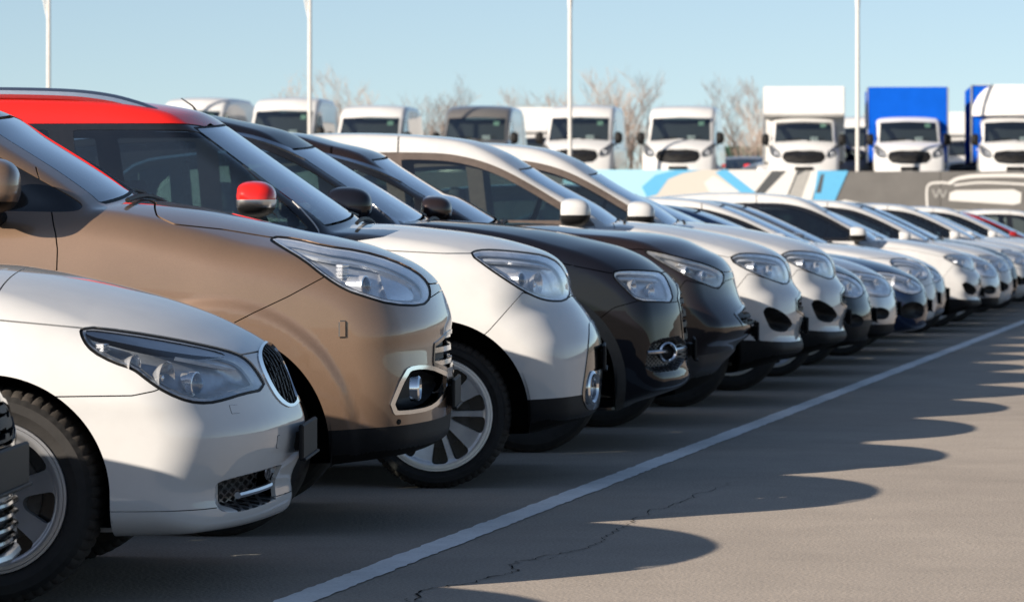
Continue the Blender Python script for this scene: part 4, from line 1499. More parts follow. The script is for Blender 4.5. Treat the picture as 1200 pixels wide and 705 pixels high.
# ---------------------------------------------------------------- the row of cars
ROW = "cars parked side by side along the white line"
sd_ = SPEC['sedan']
SEDAN = dict(sd_, sz=[.12, .22, .29, .40, .55, .62, .72, .84, .92, 1.0, 1.1], so=[-.14, -.04, -.01, -.005, .0, .004, -.006, -.03, -.07, -.13, -.2], belt=.96, tail='sedan', h=.0165, wb=2.89,
    glass=[(-1.36, 1.03), (-1.75, 1.21), (-2.10, 1.36), (-2.35, 1.43)], roof=[(-2.6, 1.462), (-3.0, 1.468), (-3.4, 1.44)],
    hood=sd_['hood'] + [(-1.30, 1.035)], wheel=(sd_['wheel'][0] - .015, .333), wheelR=.333, archR=.368, lipz=.288, rim='seven', seg=200, bow=.24, vee=.13,
    dlo=[(-1.45, .97), (-1.62, 1.08), (-2.0, 1.26), (-2.5, 1.385), (-3.2, 1.38), (-3.75, 1.22), (-3.85, 1.0), (-2.5, .97)], bumperseam=sd_['seam1'],
    fogdep=.06, platez=.46, mirror=[(-1.62, 1.05)], fogmat=WHITE, housemat=plain("lamp_grey", (.36, .39, .43), .28, .5))
root, sh, S = make_car(SEDAN, "parked_car", "low white saloon with slanted headlights in front of the bronze crossover", WHITE, sd_['pos'])
for key, hw, hh, mt in (('washer', .026, .016, WHITE), ('cap', .014, .022, WHITE)):
    q, z = sd_[key][0]
    ca, sa = math.cos(S['alpha']), math.sin(S['alpha'])
    k = np.argmin((sh.V[:, 0] * ca + sh.V[:, 1] * sa - q) ** 2 + (sh.V[:, 2] - z) ** 2 + (sh.V[:, 1] > -.15) * 1.)
    for sgn in (1, -1):
        p = sh.V[k] * [1, sgn, 1]; nn = Vector(sh.N[k] * [1, sgn, 1])
        Mx = Matrix.Translation(p) @ nn.to_track_quat('Z', 'Y').to_matrix().to_4x4()
        mm = MB(); mm.box((0, 0, -.004), (hw * 2, hh * 2, .010), M=Mx, bev=.003)
        o = mm.build('bumper_cover', mt, root)

br = SPEC['brown']
BROWNC = dict(br, belt=1.20, h=.0165, wb=2.69, wheel=(-.84, .345), wheelR=.345, archR=.42, flare=.015, flw=.075, seg=64, rim='five', L=4.52, bow=.22,
    glass=[p for p in br['glass']][1:], roof=[(-2.1, 1.675), (-2.5, 1.70), (-3.0, 1.70), (-3.6, 1.66)],
    hood=br['hood'], dlo=[(-1.36, 1.197), (-1.34, 1.22), (-1.365, 1.245), (-1.53, 1.335), (-1.66, 1.408), (-1.89, 1.51), (-2.5, 1.585), (-3.4, 1.565), (-3.85, 1.42), (-3.8, 1.26), (-2.6, 1.215), (-1.621, 1.203)],
    glassfront=-1.66, doorpoly=[(-1.43, .42), (-1.427, .62), (-1.424, .94), (-1.422, 1.06), (-1.43, 1.115), (-1.459, 1.21), (-1.52, 1.342), (-1.93, 2.2), (-2.46, 2.2), (-2.46, .42)],
    clad=br['clad'], fogring=.015, fogmat=M_BLACK, fogdep=.07, fogw=.03, ringr=.048, ringaz=-.06, mirsize=(.19, .20), mirsplit=-.30,
    mirror=[(-1.66, 1.295)], grille=[(0, .60), (.50, .60), (.44, .72), (0, .74)], slatmat=M_CHROME, slat=.05, platez=.50, wsin=.29, fogit=1, cell=(.24, .05, .45), housemat=plain("lamp_silver", (.80, .81, .83), .3, .45))
root, sh, S = make_car(BROWNC, "parked_car", "bronze metallic crossover with a chrome framed fog lamp, behind the low white saloon", BROWN, br['pos'])
ca, sa = math.cos(S['alpha']), math.sin(S['alpha'])
q, z = br['washer'][0]
k = np.argmin((sh.V[:, 0] * ca + sh.V[:, 1] * sa - q) ** 2 + (sh.V[:, 2] - z) ** 2 + (sh.V[:, 1] > -.3) * 1.)
q2, z2 = br['sensor'][0]
k2 = np.argmin((sh.V[:, 0] * ca + sh.V[:, 1] * sa - q2) ** 2 + (sh.V[:, 2] - z2) ** 2 + (sh.V[:, 1] > -.3) * 1.)
for sgn in (1, -1):
    nn = Vector(sh.N[k] * [1, sgn, 1])
    Mx = Matrix.Translation(sh.V[k] * [1, sgn, 1]) @ nn.to_track_quat('Z', 'Y').to_matrix().to_4x4()
    mm = MB(); mm.box((0, 0, 0), (.030, .065, .014), M=Mx @ Matrix.Rotation(.0, 4, 'Z'), bev=.005)
    mm.build('washer_cover', BROWN, root)
    nn = Vector(sh.N[k2] * [1, sgn, 1])
    Mx = Matrix.Translation(sh.V[k2] * [1, sgn, 1]) @ nn.to_track_quat('Y', 'Z').to_matrix().to_4x4()
    mm = MB(); mm.lathe([(.0005, .004), (.010, .003), (.012, -.004)], 16, M=Mx)
    mm.build('parking_sensor', M_BLACK, root)
m = MB(); m.tube([(-1.25 + .02, -.05, 1.262), (-1.20, -.40, 1.245), (-1.24, -.78, 1.225)], .022, 6)

tv = SPEC['tiv']
TIV = dict(tv, belt=1.12, h=.0175, wb=2.60, wheel=(tv['wheel'][0], .333), wheelR=.328, archR=.405, rim='duo', seg=200, bow=.24,
    dlo=[(-3.55, 1.598), (-1.955, 1.603), (-1.757, 1.602), (-1.668, 1.54), (-1.235, 1.150), (-1.24, 1.085), (-3.55, 1.09), (-3.7, 1.3)], glassfront=9, glassinset=.028,
    pillar=[(-1.76, 1.62), (-1.70, 1.66), (-.80, 1.18), (-.95, 1.10), (-1.22, 1.06), (-1.9, 1.3)], roofmat=REDP, roofz=1.588,
    fogmat=M_BLACK, ringr=.076, ringaz=-.30, mirsize=(.165, .155), mirsplit=-.24, mirband=-.02, bandmat=M_SATIN, mirmat=REDP, mirror=[(tv['mirror'][0][0], 1.265)], platez=.55, spin=0.0,
    housemat=plain("lamp_silver", (.80, .81, .83), .3, .45), bpx=-2.33, glassmat=M_GLASS, kg=.24, wgi=.06, clad=tv['clad'])
root, sh, S = make_car(TIV, "parked_car", "white crossover with a red roof and a red door mirror, two-tone alloy wheel", WHITE, tv['pos'])
for sgn in (1, -1):
    mm = MB()
    pts = [(-3.9, -.60 * sgn, 1.655), (-3.7, -.605 * sgn, 1.70), (-3.2, -.61 * sgn, 1.745), (-2.8, -.61 * sgn, 1.752), (-2.4, -.61 * sgn, 1.745), (-2.2, -.605 * sgn, 1.725), (-2.06, -.60 * sgn, 1.690), (-1.98, -.595 * sgn, 1.66)]
    mm.tube(catmull([(x, y, z - .012) for x, y, z in pts], 5), .028, 10)
    mm.build('roof_rail', M_SATIN, root)

au = SPEC['audi']
AUDI = dict(au, sz=[.12, .28, .45, .62, .80, .95, 1.05, 1.12, 1.2, 1.4], so=[-.13, -.07, -.018, 0, 0, -.004, -.016, -.042, -.10, -.2], belt=1.13, h=.024, wb=2.80, wheel=(au['wheel'][0] - .03, .355), wheelR=.352, archR=.43, lip=.055, rim='five', seg=64, bow=.24, crown=.03, kb=.065, slatmat=M_BLACK, lipmat=plain("sunlit_arch_flare", (.05, .046, .042), .38),  # arch flares are body coloured; their sunlit brownish tone is put into lipmat
    clad=None, fogmat=M_BLACK, net=[(-.5, .3), (.1, .3), (.1, .7), (-.5, .7)], fogdep=.045, fogit=1, ringr=.052, ringaz=-1.05, ringglass=M_BLACK,
    dlo=[(-3.7, 1.50), (-3.2, 1.60), (-2.494, 1.625), (-2.335, 1.615), (-2.185, 1.575), (-2.03, 1.51), (-1.876, 1.425), (-1.7, 1.30), (-1.515, 1.158), (-1.50, 1.115), (-2.494, 1.10), (-3.7, 1.12)], chromewin=True,
    glassfront=-1.72, mirsize=(.22, .19), mirror=[(-1.77, 1.25)], mirsplit=-.4, housemat=plain("lamp_white", (.80, .81, .83), .3, .4), platez=.50,
    bumperseam=[(-.75, .50), (-.44, .735), (-.318, .768), (-.204, .761), (-.126, .755), (.2, .78), (.2, .1), (-.46, .1)],
    grille=[(0, .46), (.34, .46), (.42, .60), (.40, .82), (0, .86)], slat=.04)
root, sh, S = make_car(AUDI, "parked_car", "glossy black crossover with a round chrome ringed fog lamp in a mesh panel", BLACKP, au['pos'])
mm = MB(); mm.tube([(-2.62, .0, 1.735), (-2.66, 0, 1.79), (-2.72, 0, 1.83)], [.010, .005, .003], 6)
mm.build('aerial', M_BLACK, root)

mz = SPEC['mazda']
MAZDA = dict(mz, sz=[.12, .28, .45, .62, .80, .95, 1.05, 1.12, 1.2, 1.4], so=[-.13, -.07, -.018, 0, 0, -.004, -.016, -.042, -.10, -.2], belt=1.14, h=.026, wb=2.75, wheel=(-.90, .355), wheelR=.35, archR=.415, rim='five', bow=.26, bowp=2.7, crown=.03, kb=.065, slatmat=M_BLACK,
    dlo=[(-3.7, 1.50), (-3.2, 1.57), (-2.685, 1.58), (-2.447, 1.55), (-2.189, 1.47), (-1.99, 1.37), (-1.832, 1.255), (-1.76, 1.165), (-2.685, 1.135), (-3.7, 1.16)], chromewin=True,
    glassfront=-1.98, mirsize=(.17, .16), mirror=[(-1.86, 1.24)], mirsplit=-.4, platez=.53, housemat=plain("lamp_smoke", (.50, .48, .46), .28, .5),
    grille=[(0, .56), (.55, .56), (.60, .66), (0, .70)], intake=[(0, .26), (.5, .26), (.5, .40), (0, .42)],
    hoodseam=[(-1.5, .98), (-.713, 1.022), (-.6, 1.0), (-.46, .968), (-.32, .931), (-.205, .884), (0, .9), (.1, .9), (.1, 1.5), (-1.5, 1.5)],
    bumperseam=[(-.62, .62), (-.45, .84), (-.32, .808), (-.25, .785), (-.2, .83), (-.05, .86), (.2, .86), (.2, .1), (-.62, .1)], clad=[(-2, .36), (-.5, .40), (0, .44), (.2, .44)], cladmat=plain("dark_grey_bumper", (.03, .029, .03), .4))
root, sh, S = make_car(MAZDA, "parked_car", "dark brown crossover with a long swept headlight, next to the black one", DKBROWN, mz['pos'])

wk = SPEC['wk']
WK = dict(wk, belt=1.16, h=.026, wb=2.69, wheel=(-.86, .348), wheelR=.345, archR=.405, rim='five', bow=.25, bowp=2.7, slatmat=M_BLACK, crown=.045, kb=.085,
    dlo=[(-3.75, 1.45), (-3.4, 1.58), (-2.955, 1.625), (-2.431, 1.625), (-2.23, 1.605), (-2.02, 1.545), (-1.80, 1.435), (-1.58, 1.30), (-1.36, 1.165), (-1.38, 1.14), (-2.4, 1.15), (-3.7, 1.20)],
    glassfront=-1.55, glassinset=.045, mirsize=(.19, .18), mirror=[(-1.515, 1.235)], mirsplit=-.08, fogmat=M_BLACK, fogdep=.08, fogw=.04, platez=.50,
    bpx=-2.62, housemat=plain("lamp_silver", (.80, .81, .83), .3, .45), grille=[(0, .58), (.52, .58), (.46, .70), (0, .73)], 
    bumperseam=[(-.62, .60), (-.42, .85), (-.295, .815), (-.182, .775), (-.12, .79), (0, .9), (.2, .9), (.2, .1), (-.62, .1)], clad=wk['clad'])
W6, sh, S = make_car(WK, "parked_car", "first of two matching plain white crossovers, just past the dark brown one", WHITE2, wk['pos'], dlobk=M_FRAMEREFL)

def copy_tree(o, parent=None):
    c_ = o.copy()
    C.objects.link(c_)
    if parent is not None:
        c_.parent = parent
    for ch in list(o.children):
        copy_tree(ch, c_)
    return c_

def copy_car(src, pos, label, dpsi=0., scale=None, group=None):
    r = copy_tree(src)
    r.location = (pos[0], pos[1], pos[2] if len(pos) > 2 else 0)
    r.rotation_euler.z = src.rotation_euler.z + dpsi
    if scale: r.scale = scale
    r["label"] = label
    if group: r["group"] = group
    return r

copy_car(W6, (-2.99, 26.48), "second of two matching plain white crossovers, beside the graphite hatchback")

HATCH = dict(lightit=2, W=.885, L=4.25, alpha=.029, psi=10, belt=.98, h=.036, wb=2.58, wheel=(-.82, .315), wheelR=.312, archR=.37, bow=.26, rim='ten',
    front=[(-.35, .2), (-.08, .25), (-.01, .33), (0, .47), (-.02, .57), (-.05, .66), (-.10, .74)], hood=[(-.16, .79), (-.35, .875), (-.6, .935), (-.9, .985), (-1.1, 1.01)],
    glass=[(-1.05, 1.025), (-1.4, 1.205), (-1.75, 1.365), (-1.95, 1.435)], roof=[(-2.1, 1.468), (-2.5, 1.49), (-3.0, 1.48), (-3.4, 1.45)],
    light=[(-.55, .80), (-.35, .80), (-.2, .755), (-.11, .68), (-.13, .62), (-.22, .60), (-.35, .64), (-.48, .72)], lamps=[('bowl', -.22, .68, .05, .05), ('bowl', -.36, .72, .045, .05)],
    dlo=[(-1.2, .985), (-1.45, 1.12), (-1.8, 1.29), (-2.1, 1.385), (-2.6, 1.41), (-3.2, 1.38), (-3.7, 1.22), (-3.75, 1.03), (-2.5, .97)], glassfront=-1.45,
    hoodseam=[(-1.1, .86), (-.56, .81), (-.35, .81), (-.2, .765), (-.1, .70), (.1, .75), (.1, 1.4), (-1.1, 1.4)], bumperseam=[(-.6, .5), (-.47, .70), (-.34, .635), (-.2, .595), (-.11, .63), (0, .7), (.2, .7), (.2, .1), (-.6, .1)],
    grille=[(0, .52), (.36, .52), (.40, .60), (0, .63)], intake=[(0, .27), (.5, .27), (.45, .42), (0, .42)], fog=[(-.30, .38), (-.14, .38), (-.12, .45), (-.22, .49), (-.3, .46)], fogdep=.05,
    mirror=[(-1.42, 1.03)], mirsize=(.15, .14), platez=.46, housemat=plain("lamp_silver", (.80, .81, .83), .3, .45), bpx=-2.3)
SALOON = dict(HATCH, W=.905, L=4.65, tail='sedan', belt=.96, wb=2.72, glass=[(-1.25, 1.005), (-1.6, 1.17), (-1.95, 1.32), (-2.2, 1.395)], roof=[(-2.45, 1.43), (-2.9, 1.445), (-3.3, 1.42)],
    hood=[(-.15, .75), (-.35, .84), (-.65, .915), (-1.0, .97), (-1.3, .995)], front=[(-.35, .2), (-.08, .24), (-.01, .31), (0, .45), (-.015, .55), (-.04, .63), (-.09, .70)],
    light=[(-.62, .79), (-.40, .775), (-.22, .72), (-.11, .65), (-.13, .60), (-.24, .575), (-.38, .62), (-.52, .70)], wheel=(-.85, .32), wheelR=.318,
    dlo=[(-1.42, .96), (-1.65, 1.09), (-2.0, 1.25), (-2.4, 1.35), (-3.0, 1.36), (-3.5, 1.24), (-3.7, 1.03), (-2.5, .955)], mirror=[(-1.6, 1.02)], glassfront=-1.62,
    hoodseam=[(-1.3, .83), (-.63, .80), (-.4, .785), (-.22, .73), (-.1, .67), (.1, .72), (.1, 1.4), (-1.3, 1.4)], bumperseam=[(-.62, .5), (-.5, .68), (-.37, .615), (-.24, .57), (-.11, .6), (0, .66), (.2, .66), (.2, .1), (-.62, .1)])
SALOON2 = dict(SALOON, front=[(-.3, .2), (-.06, .26), (0, .36), (-.005, .50), (-.03, .62), (-.06, .70), (-.12, .78)], hood=[(-.2, .83), (-.4, .89), (-.7, .945), (-1.0, .985), (-1.3, 1.01)],
    light=[(-.55, .84), (-.36, .84), (-.2, .79), (-.14, .72), (-.17, .655), (-.28, .64), (-.42, .69), (-.52, .77)],
    hoodseam=[(-1.3, .86), (-.56, .85), (-.36, .85), (-.2, .80), (-.12, .74), (.1, .76), (.1, 1.4), (-1.3, 1.4)])
R8, *_ = make_car(dict(HATCH, clad=[(-2, .43), (.2, .43)], cladmat=M_CLAD), "parked_car", "graphite hatchback with a dark bumper, beside the second plain white crossover", DKGREEN, (-3.06, 28.9))
R9, *_ = make_car(dict(SALOON, clad=[(-2, .34), (.2, .34)], light=[(-.60, .76), (-.40, .77), (-.20, .74), (-.10, .68), (-.11, .58), (-.22, .57), (-.40, .60), (-.52, .67)]), "parked_car", "low silver saloon between the graphite hatchback and the navy saloon", SILVER, (-3.10, 31.25))
R10, *_ = make_car(dict(SALOON, mirmat=REDP, fog=[(-.36, .36), (-.12, .34), (-.08, .46), (-.20, .52), (-.34, .48)]), "parked_car", "low navy blue saloon with a red door mirror and clear headlights", NAVY, (-3.05, 33.6))
R10.scale = (1, 1, .95)
R11, *_ = make_car(dict(SALOON2, gframemat=M_CHROME, slatmat=M_CHROME, grille=[(0, .52), (.40, .52), (.46, .70), (0, .74)]), "parked_car", "white saloon with a long bonnet, just past the low navy blue saloon", WHITE, (-3.18, 36.0))
R12, *_ = make_car(SALOON, "parked_car", "grey saloon with a silver door mirror, behind the white long bonnet saloon", GREYP, (-3.30, 38.4))
R13, *_ = make_car(dict(WK, h=.036, glassmat=M_GLASSDK), "parked_car", "compact white crossover immediately past the grey saloon with the silver mirror", WHITE2, (-3.12, 40.8))
R13.scale = (.95, .95, .87)
copy_car(R9, (-3.08, 43.2), "far silver saloon standing between the compact white crossover and the white hatchback")
R15, *_ = make_car(dict(HATCH), "parked_car", "white hatchback, the last one whose whole nose shows at the row's end", WHITE2, (-3.10, 45.6))
R16, *_ = make_car(dict(HATCH), "parked_car", "black roofed hatchback near the far end of the row", BLACKP, (-3.2, 48.0))
copy_car(R11, (-3.15, 50.4), "white saloon just past the black roofed hatchback")
copy_car(R15, (-3.1, 52.8), "second white hatchback after the black roofed one, towards the red saloon")
copy_car(R12, (-3.2, 55.2), "far grey saloon among white cars near the red saloon")
copy_car(R11, (-3.1, 57.6), "white saloon two places before the red saloon")
copy_car(R15, (-3.1, 60.0), "white hatchback directly before the red saloon")
R18, *_ = make_car(SALOON, "parked_car", "red saloon at the far end of the row, mostly hidden behind white cars", DKRED, (-2.9, 64.5))
copy_car(R15, (-2.6, 70.5), "white hatchback past the red saloon, in front of the grey banner")

# nearest car: only its nose reaches into the picture at the left edge
CAR0 = dict(SALOON2, h=.022, W=.90, alpha=.029, platez=.52, seg=64, bow=.28, slatmat=M_BLACK,
    front=[(-.3, .24), (-.07, .25), (-.012, .29), (-.004, .34), (-.022, .42), (-.012, .52), (-.02, .62), (-.05, .70), (-.10, .76)], hood=[(-.18, .82), (-.4, .90), (-.7, .955), (-1.0, .99), (-1.3, 1.015)],
    grille=[(0, .58), (.40, .58), (.44, .68), (0, .70)], slat=.035)
R0, *_ = make_car(CAR0, "parked_car", "nearest white car, only its nose and black plate carrier in the picture", WHITE2, (-3.17, 8.98))
m = MB()
for kz in range(5):
    m.tube([(-.10, -.48, .33 + kz * .032), (-.028, -.25, .33 + kz * .032), (-.014, 0, .33 + kz * .032), (-.028, .25, .33 + kz * .032), (-.10, .48, .33 + kz * .032)], .010, 8)
m.build('lower_grille', M_GLOSSBLK, R0)
m = MB(); m.tube([(-.11, -.52, .30), (-.03, -.26, .292), (-.012, 0, .29), (-.03, .26, .292), (-.11, .52, .30)], .016, 8); m.build('chin_trim', M_SATIN, R0)

# ---------------------------------------------------------------- the raised yard beyond: wall with banner, vans, trucks, poles, trees
cT, sT = math.cos(TH), math.sin(TH)
def at(x, d, z=0.):
    """x metres right of the camera axis, d metres ahead."""
    return Vector((x * cT - d * sT, x * sT + d * cT, z))
FACE = TH - math.radians(90)         # heading that looks back at the camera
YARD = 2.12
WD = 103.0                           # distance of the wall
MY = Matrix.Translation(at(0, WD, 0)) @ Matrix.Rotation(TH, 4, 'Z')     # local: x right, y away, z up

m = MB(); m.box((0, 155, YARD / 2), (700, 309, YARD), M=MY)
tag(m.build("raised_yard", plain("yard_asphalt", (.11, .10, .095), .9)), kind='structure')
wall = thing("banner_wall", "grey wall with printed vehicle banners below the parked vans", "wall", at(0, WD - .35), TH)
M_GREYB = plain("banner_grey", (.115, .112, .108), .6, nscale=1.5, var=.12)
m = MB()
for i in range(-14, 22):
    mm = MB(); mm.box((i * 3.0 + 1.5, .06, 1.36), (2.985, .10, 2.72), bev=.01)
    mm.build('wall_panel', M_GREYB, wall)
for i in range(-14, 23):
    mm = MB(); mm.box((i * 3.0, .16, 1.38), (.09, .09, 2.76)); mm.build('wall_post', plain("galvanised", (.35, .35, .35), .45, .6), wall)
K = 102.65 / 4300.0
def bz(u, v):                       # picture column/row -> wall plane metres (design grid of the banner print)
    return ((u - 600) * K, CAM_H + (267 - v) * K)
prints = []
def patch(pts, mat, lift=.004, nm='banner_print'):
    P = [bz(*p) for p in pts]
    mm = MB(); mm.add([(x, -lift, z) for x, z in P], [tuple(range(len(P)))[::-1]])
    me = mm.mesh(nm)
    n = me.polygons[0].normal
    if n.y > 0: me.flip_normals()
    obj(nm, me, mat, wall)
B_LB = plain("print_pale_blue", (.30, .54, .66), .5, var=.05)
B_SKY = plain("print_blue", (.09, .34, .56), .5, var=.06)
B_WH = plain("print_white", (.56, .555, .54), .5, var=.05)
B_CR = plain("print_cream", (.47, .44, .40), .5, var=.06)
B_DK = plain("print_dark", (.06, .065, .07), .5, var=.2)
B_GR = plain("print_grey", (.30, .30, .29), .5, var=.15)
patch([(660, 199), (905, 199), (905, 300), (660, 300)], B_LB, .003)
patch([(775, 204), (800, 199), (845, 199), (893, 236), (893, 262), (740, 262)], B_CR, .005)
patch([(752, 219), (768, 205), (792, 199), (822, 199), (800, 203), (783, 210), (770, 228), (758, 231)], B_SKY, .007)
patch([(838, 202), (846, 199), (852, 199), (893, 231), (890, 239), (878, 234)], B_SKY, .008)
patch([(825, 214), (836, 206), (868, 226), (836, 234)], B_WH, .009)
patch([(852, 199), (905, 199), (905, 262), (893, 262), (893, 231)], B_WH, .006)
patch([(884, 226), (905, 200), (944, 200), (944, 262), (870, 262)], B_DK, .010)
patch([(890, 233), (922, 200), (934, 200), (918, 240), (886, 244)], B_WH, .012)
patch([(920, 240), (934, 206), (944, 200), (949, 200), (936, 240)], B_GR, .012)
patch([(936, 240), (950, 200), (960, 200), (950, 240)], B_WH, .013)
patch([(949, 262), (958, 200), (994, 200), (978, 236), (980, 262)], B_SKY, .014)
patch([(956, 226), (962, 204), (966, 204), (962, 226)], B_DK, .016)
patch([(976, 238), (990, 234), (1008, 238), (1008, 241), (976, 242)], B_WH, .017)
def stroke(pts, w, mat, lift):
    P = catmull(pts, 5)
    L_, R_ = [], []
    for i, p in enumerate(P):
        d = P[min(i + 1, len(P) - 1)] - P[max(i - 1, 0)]
        d /= np.linalg.norm(d); n_ = np.array([-d[1], d[0]]) * w / 2
        L_.append(p + n_); R_.append(p - n_)
    mm = MB()
    vs = [(*bz(*p),) for p in L_ + R_]
    k = len(P)
    mm.add([(x, -lift, z) for x, z in vs], [(i, i + 1, k + i + 1, k + i) for i in range(k - 1)])
    me = mm.mesh('banner_print')
    if me.polygons[0].normal.y > 0: me.flip_normals()
    obj('banner_print', me, mat, wall)
stroke([(1089, 262), (1086, 232), (1088, 217), (1100, 214), (1116, 215)], 2.6, B_WH, .005)
stroke([(1112, 215), (1124, 209), (1150, 206), (1200, 206), (1236, 210)], 4.2, B_WH, .006)
stroke([(1118, 217), (1150, 214), (1200, 216), (1236, 220)], 2.4, B_WH, .007)
patch([(1112, 235), (1113, 226), (1120, 223), (1188, 222), (1197, 226), (1196, 238), (1188, 240)], B_WH, .008)
stroke([(1093, 222), (1097, 231), (1101, 222), (1105, 231), (1109, 223)], 2.0, B_GR, .009)
stroke([(1090, 244), (1110, 246), (1200, 249), (1236, 250)], 1.6, B_GR, .009)
stroke([(1092, 256), (1180, 258)], 3.0, B_GR, .010)

# vans ------------------------------------------------------------
VANP = paint("van_white_paint", (.58, .58, .575), rough=.4, dirt=.03)
VANG = paint("van_grey_paint", (.25, .235, .215), metal=.6, rough=.35)
VAN = dict(W=1.03, L=5.5, alpha=math.pi / 2, psi=math.degrees(FACE) - 7, belt=1.45, h=.05, wb=3.3, wheel=(-.95, .34), wheelR=.34, archR=.42, bow=.20, bowp=2.6, crown=.05, taper=.06, tx=.9,
    kg=.075, wgi=.03, gbow=.16, gcrown=.07, gk=.12, rim='five', bpx=-2.0, cpx=-9,
    front=[(-.25, .32), (-.05, .38), (0, .52), (-.01, .72), (-.04, .95), (-.09, 1.12)], hood=[(-.16, 1.24), (-.36, 1.37), (-.62, 1.475), (-.86, 1.54)],
    glass=[(-.84, 1.545), (-1.08, 1.82), (-1.34, 2.10), (-1.46, 2.2)], roof=[(-1.62, 2.34), (-1.9, 2.47), (-2.4, 2.54), (-3.4, 2.56), (-4.6, 2.55)],
    light=[(-.66, 1.03), (-.82, 1.04), (-.96, 1.13), (-.99, 1.42), (-.92, 1.40), (-.78, 1.28), (-.66, 1.18)], lamps=[('bowl', -.80, 1.18, .06, .05)], lampaz=0,
    dlo=[(-1.0, 1.46), (-1.12, 1.62), (-1.50, 2.05), (-1.62, 2.12), (-1.95, 2.12), (-1.97, 1.5)], glassfront=-1.2,
    grille=[(0, .85), (.44, .85), (.62, .99), (.62, 1.12), (.52, 1.25), (0, 1.25)], slat=.06, gframemat=VANP, mirror=[(-1.02, 1.58)], mirsize=(.2, .34), mirsplit=.8, mirmat=M_BLACK,
    intake=[(0, .42), (.55, .42), (.5, .60), (0, .60)], clad=[(-2, .40), (2, .40)], platez=.72, fog=[(-.86, .52), (-.66, .52), (-.64, .62), (-.84, .66)], fogdep=.05)
VROW = "vans parked on the raised yard"
M_STICK = plain("sticker_green", (.30, .46, .34), .5)
def add_sticker(r):
    """Pale paper in the upper corner of the windscreen, wipers at its foot, plate in the bumper."""
    mm = MB(); mm.box((0, 0, 0), (.004, .16, .15)); mm.build('sticker', M_STICK, r, loc=(-1.40, .56, 2.0), rot=(0, math.radians(-38), 0))
    mm = MB(); mm.box((-1.80, 0, 1.35), (.03, 1.76, 1.56)); mm.build('bulkhead', M_TRIM, r)
    mm = MB(); mm.box((0, 0, 0), (.004, .22, .12)); mm.build('dashboard_paper', M_PLATE, r, loc=(-1.12, .30, 1.60), rot=(0, math.radians(-30), 0))
    for y0 in (-.62, .10):
        mm = MB(); mm.tube([(-.80, y0, 1.535), (-.86, y0 + .25, 1.60), (-.87, y0 + .52, 1.61)], .012, 6); mm.build('wiper', M_BLACK, r)
def vplace(u, d):
    x = (u - 600) / 4300 * d
    p = at(x, d); return (p.x, p.y, YARD)
p = vplace(794, 106)
VW, *_ = make_car(VAN, "delivery_van", "white van right of the bare trees, above the pale blue banner", VANP, p, VROW, "van", detail=False)
VW.location.z = YARD
VW.scale = (1.03, 1.04, 1.035)
add_sticker(VW)
copy_car(VW, vplace(674, 106), "white van with a light pole in front of its windscreen", 0, (1.03, 1.04, 1.04), VROW)
p = vplace(551, 106)
VG, *_ = make_car(VAN, "delivery_van", "grey van, the only grey one in the row of vans", VANG, p, VROW, "van", detail=False)
VG.location.z = YARD
VG.scale = (1.03, 1.04, 1.035)
add_sticker(VG)
copy_car(VW, vplace(425, 106), "white van showing only its roof and windscreen left of the grey van", 0, (1.03, 1.04, 1.04), VROW)
copy_car(VW, vplace(322, 106), "tall white van behind the black crossover's aerial", 0, (1.03, 1.04, 1.13), VROW)
copy_car(VW, vplace(208, 106), "tall white van, leftmost, half hidden by the red roof", math.radians(-4), (1.03, 1.04, 1.13), VROW)

